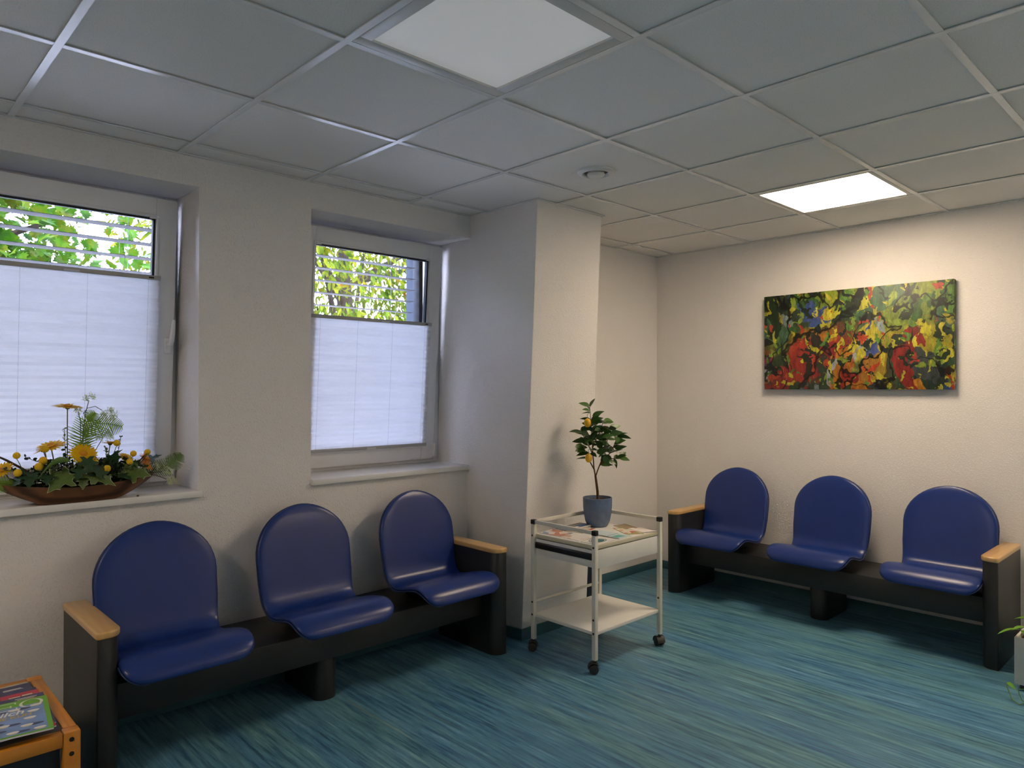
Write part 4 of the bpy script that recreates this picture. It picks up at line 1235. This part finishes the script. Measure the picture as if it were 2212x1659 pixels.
# small round-leaved sprigs
def sprig(pts, mleaf, n, s, name='eucalyptus_sprig'):
    pts = [Vector(p) for p in pts]
    o = MB().tube(pts, .0014, 6).build(name, M['stemg'], fb)
    m = MB()
    for k in range(n):
        u = (k + 1) / n * (len(pts) - 1); i = min(int(u), len(pts) - 2); p = pts[i].lerp(pts[i + 1], u - i)
        for sg in (-1, 1):
            d = Vector((r3.uniform(-1, 1), r3.uniform(-1, .3), r3.uniform(-.2, 1)))
            mm = orient(p, d, r3.uniform(-1, 1)); ss = s * r3.uniform(.7, 1.15)
            m.add([mm @ Vector(q) for q in ((0, 0, 0), (ss * .35, ss * .36, 0), (ss * .8, ss * .3, 0), (ss, 0, 0), (ss * .8, -ss * .3, 0), (ss * .35, -ss * .36, 0))], [(0, 1, 2, 3, 4, 5)])
    m.build('sprig_leaves', mleaf, o, smooth=0)
sprig([A(.70, 1.09, -.03), A(.64, 1.12, -.03), A(.58, 1.15, -.03)], M['ivy'], 9, .017)
sprig([A(.62, 1.05, -.06), A(.56, 1.09, -.06), A(.50, 1.11, -.05)], M['ivy'], 9, .017)
sprig([A(.73, 1.06, .02), A(.72, 1.16, .02), A(.715, 1.26, .02)], M['ivyl'], 12, .018)
sprig([A(.79, 1.08, .02), A(.80, 1.16, .02), A(.79, 1.24, .02)], M['fern'], 12, .016)
sprig([A(.92, 1.15, .03), A(.925, 1.19, .03), A(.93, 1.215, .03)], M['ivy'], 5, .010)
sprig([A(.66, 1.05, -.07), A(.68, 1.09, -.08), A(.70, 1.13, -.08)], M['ivy'], 8, .016)
sprig([A(.86, 1.09, -.04), A(.875, 1.13, -.04), A(.87, 1.17, -.03)], M['ivyl'], 8, .016)
sprig([A(.96, 1.06, -.05), A(1.0, 1.085, -.05), A(1.03, 1.075, -.05)], M['ivy'], 8, .015)
sprig([A(.55, 1.045, -.05), A(.60, 1.065, -.07), A(.64, 1.06, -.08)], M['ivy'], 9, .016)
sprig([A(.88, 1.05, -.08), A(.94, 1.06, -.09), A(.985, 1.08, -.08)], M['ivyl'], 8, .014)
# ferns
def fern(pts, m_, w, n=26):
    pts = [Vector(p) for p in pts]
    o = MB().tube(pts, .0013, 6).build('fern_frond', M['stem'], fb)
    m = MB()
    for k in range(n):
        u = (k + .5) / n * (len(pts) - 1); i = min(int(u), len(pts) - 2); p = pts[i].lerp(pts[i + 1], u - i); t = (pts[i + 1] - pts[i]).normalized()
        side = t.cross(Vector((0, -1, .25))).normalized(); L = w * math.sin(PI * (.12 + .85 * (k + .5) / n)) ** .7
        for sg in (-1, 1):
            e = p + side * sg * L + t * L * .55 + Vector((0, r3.uniform(-.004, .004), -.12 * L))
            a = t * .0034
            m.add([p - a, p + a, e + a * .3, e - a * .3], [(0, 1, 2, 3)])
    m.build('leaflets', m_, o, smooth=0)
fern([A(.775, 1.06, -.01), A(.775, 1.16, -.01), A(.785, 1.24, -.02), A(.83, 1.28, -.02), A(.885, 1.275, -.02), A(.935, 1.262, -.02)], M['fern'], .060, 34)
fern([A(.79, 1.14, 0), A(.785, 1.22, 0), A(.80, 1.29, 0), A(.83, 1.325, 0)], M['fern'], .05, 24)
fern([A(1.0, 1.06, .0), A(1.06, 1.068, -.01), A(1.12, 1.075, -.02), A(1.16, 1.10, -.02), A(1.185, 1.125, -.02)], M['fernd'], .042, 30)
fern([A(.55, 1.04, -.03), A(.51, 1.05, -.04), A(.47, 1.06, -.05)], M['fern'], .035, 16)
# white blossom sprays
def spray(pts, c, r, n=26, squash=(1, 1, 1)):
    pts = [Vector(p) for p in pts]; c = Vector(c)
    o = MB().tube(pts, .0014, 6).build('blossom_spray', M['twig'], fb)
    m = MB()
    for k in range(n):
        d = Vector((r3.gauss(0, 1) * squash[0], r3.gauss(0, 1) * squash[1], r3.gauss(.2, 1) * squash[2])); d = d.normalized() * r * r3.uniform(.45, 1)
        d = Vector((d.x * squash[0], d.y * squash[1], d.z * squash[2]))
        p = c + d
        for q in range(4):
            a = q * PI / 2 + r3.random(); s = .013
            mm = orient(p, Vector((math.cos(a), math.sin(a) * .6 - .3, math.sin(a))), 0)
            m.add([mm @ Vector(v_) for v_ in ((0, 0, 0), (s * .5, s * .2, 0), (s, 0, 0), (s * .5, -s * .2, 0))], [(0, 1, 2, 3)])
    m.build('blossoms', M['whitefl'], o, smooth=0)
spray([A(.775, 1.10, 0), A(.785, 1.25, 0), A(.795, 1.33, 0), A(.805, 1.375, 0)], A(.808, 1.388), .022, 20)
spray([A(.785, 1.32, 0), A(.80, 1.345, 0), A(.83, 1.352, 0), A(.855, 1.335, 0)], A(.885, 1.312), .034, 60, (1.1, .8, .9))
spray([A(.775, 1.2, 0), A(.775, 1.29, 0), A(.765, 1.33, 0)], A(.765, 1.335), .018, 14)
spray([A(.81, 1.12, 0), A(.84, 1.18, 0), A(.86, 1.215, 0)], A(.865, 1.225), .030, 40, (1.2, .8, .8))
spray([A(1.02, 1.05, -.03), A(1.08, 1.035, -.04), A(1.12, 1.015, -.05)], A(1.14, 1.002, -.05), .020, 26)
spray([A(1.05, 1.05, -.03), A(1.10, 1.05, -.03), A(1.12, 1.055, -.03)], A(1.125, 1.058, -.03), .024, 34)
spray([A(1.05, 1.05, -.02), A(1.07, 1.07, -.02), A(1.075, 1.08, -.02)], A(1.078, 1.078, -.02), .014, 12)
MB().tube([A(.48, 1.165, .0), A(.52, 1.14, -.01), A(.57, 1.105, -.02), A(.62, 1.06, -.02)], [.003, .0045, .0045, .004], 8).build('twig', M['twig'], fb, smooth=70)
# fallen crumb on the sill
tag(MB().sphere((.965, 3.33, SBZ + .003), (.006, .004, .003), 8, 5).build('dry_petal', M['twig']), 'tiny dry brown petal lying on the sill right of the bowl', 'petal')

# ================================================================== outside: ground and trees
tag(bx('ground', (-30, WOUT + .01, -1.2), (40, 45, -1.0), M['bounce']), 'unseen yard made pale to bounce daylight up into the windows', 'ground', kind='structure')
M['maple'] = leaf_var_mat('maple_foliage', [(.004, .014, .001), (.011, .038, .0012), (.022, .058, .0016), (.044, .050, .002), (.025, .06, .005)], .35)
M['robinia'] = leaf_var_mat('yellow_green_foliage', [(.008, .020, .0016), (.021, .045, .002), (.046, .064, .002), (.082, .080, .0024), (.08, .024, .003)], .35)
def mleaf():
    pol = [(0, 0), (-.12, .30), (.08, .28), (.10, .55), (.26, .42), (.40, .62), (.48, .34), (.64, .30), (.72, .14), (1.0, 0)]
    pts = pol + [(x, -y) for x, y in reversed(pol[1:-1])]
    return np.array([(.35, 0, .0)] + [(x, y, .12 * abs(y) - .18 * x * x) for x, y in pts]), [(0, 1 + k, 1 + (k + 1) % len(pts)) for k in range(len(pts))]
ML, MF = mleaf()
def scatter(P, D, roll, S, V, F):
    """numpy foliage: one leaf shape at many points"""
    n = len(P); D = D / np.linalg.norm(D, axis=1, keepdims=True)
    up = np.tile([0, 0, 1.0], (n, 1)); y = np.cross(up, D); y /= np.linalg.norm(y, axis=1, keepdims=True) + 1e-9; z = np.cross(D, y)
    c, s = np.cos(roll)[:, None], np.sin(roll)[:, None]; y2 = y * c + z * s; z2 = -y * s + z * c
    v = P[:, None, :] + S[:, None, None] * (V[None, :, 0:1] * D[:, None] + V[None, :, 1:2] * y2[:, None] + V[None, :, 2:3] * z2[:, None])
    F = np.array(F); f = (F[None] + (np.arange(n) * len(V))[:, None, None]).reshape(-1, F.shape[1])
    return v.reshape(-1, 3), f
def np_mesh(name, v, f, m):
    me = bpy.data.meshes.new(name); me.from_pydata(v.tolist(), [], f.tolist()); me.materials.append(m); return me

def crown(center, rad, n, fill=.55):
    d = rng.normal(size=(n, 3)); d /= np.linalg.norm(d, axis=1, keepdims=True)
    r = fill + (1 - fill) * rng.random(n) ** .6
    bumps = 1 + .16 * np.sin(5 * d[:, 0] + 1.3) * np.sin(6 * d[:, 2] + .4)
    return np.array(center) + d * (r * bumps)[:, None] * np.array(rad), d

def tree(name, label, base, center, rad, n, mleafs, size, V, F, droop, mtl, singles, nsing):
    t = thing(name, label, 'tree', base)
    c = Vector(center); b = Vector(base)
    MB().tube([b, b.lerp(c, .4) + Vector((.1, .05, 0)), c, c + Vector((.1, 0, rad[2] * .7))], [.22, .17, .12, .03], 10).build('trunk', M['trunk'], t, smooth=70)
    r4 = random.Random(5)
    for k in range(9):
        a = r4.uniform(0, 2 * PI); e = c + Vector((rad[0] * .85 * math.cos(a), rad[1] * .85 * math.sin(a), rad[2] * r4.uniform(-.3, .7)))
        s = b.lerp(c, r4.uniform(.55, 1.0))
        MB().tube([s, s.lerp(e, .5) + Vector((0, 0, .15)), e], [.06, .035, .012], 7).build('branch', M['trunk'], t, smooth=70)
    P, d = crown(center, rad, n)
    D = d * .6 + rng.normal(size=(n, 3)) * .6; D[:, 2] -= droop
    v, f = scatter(P, D, rng.normal(size=n) * .7, rng.uniform(*size, n), V, F)
    o = link('foliage', np_mesh('foliage', v, f, mtl), t); o['kind'] = 'stuff'
    me = np_mesh('leaf', V, np.array(F), mtl)
    for k in range(nsing):
        p = singles(r4); dd_ = Vector((r4.gauss(0, .6), r4.gauss(-.5, .5), r4.gauss(-droop, .5)))
        link('leaf', me, t, orient(p, dd_, r4.gauss(0, .7), r4.uniform(*size)))
    return t
def sing1(r):
    while True:
        p = Vector((r.uniform(.5, 2.3), r.uniform(6.1, 6.9), r.uniform(2.2, 3.6)))
        if (p.x - 1.75) * .44 + (p.z - 2.92) * .34 < .03: return p
tree('maple_tree', 'bright green maple tree outside the window with the yellow flowers', (.2, 7.8, -1), (.2, 7.7, 2.1), (1.75, 1.5, 2.0), 4600, None, (.085, .145), ML, MF, .35, M['maple'], sing1, 240)
EV = np.array([(0, 0, 0), (.3, .16, .02), (.75, .12, -.02), (1, 0, -.08), (.75, -.12, -.02), (.3, -.16, .02)]); EF = [(0, 1, 2, 3), (0, 3, 4, 5)]
def sing2(r): return Vector((r.uniform(4.6, 6.2), r.uniform(7.9, 8.5), r.uniform(2.3, 4.2)))
tree('acacia_tree', 'yellow-green feathery tree outside the window beside the pillar', (6.4, 10.6, -1), (6.0, 10.2, 3.2), (3.2, 2.2, 2.6), 17000, None, (.10, .20), EV, EF, .9, M['robinia'], sing2, 240)
tree('linden_tree', 'pale green tree further behind the maple outside', (-1.5, 13, -1), (-2.2, 13.5, 2.6), (3.4, 2.5, 2.6), 5000, None, (.12, .2), ML, MF, .35, M['maple'], sing1, 0)
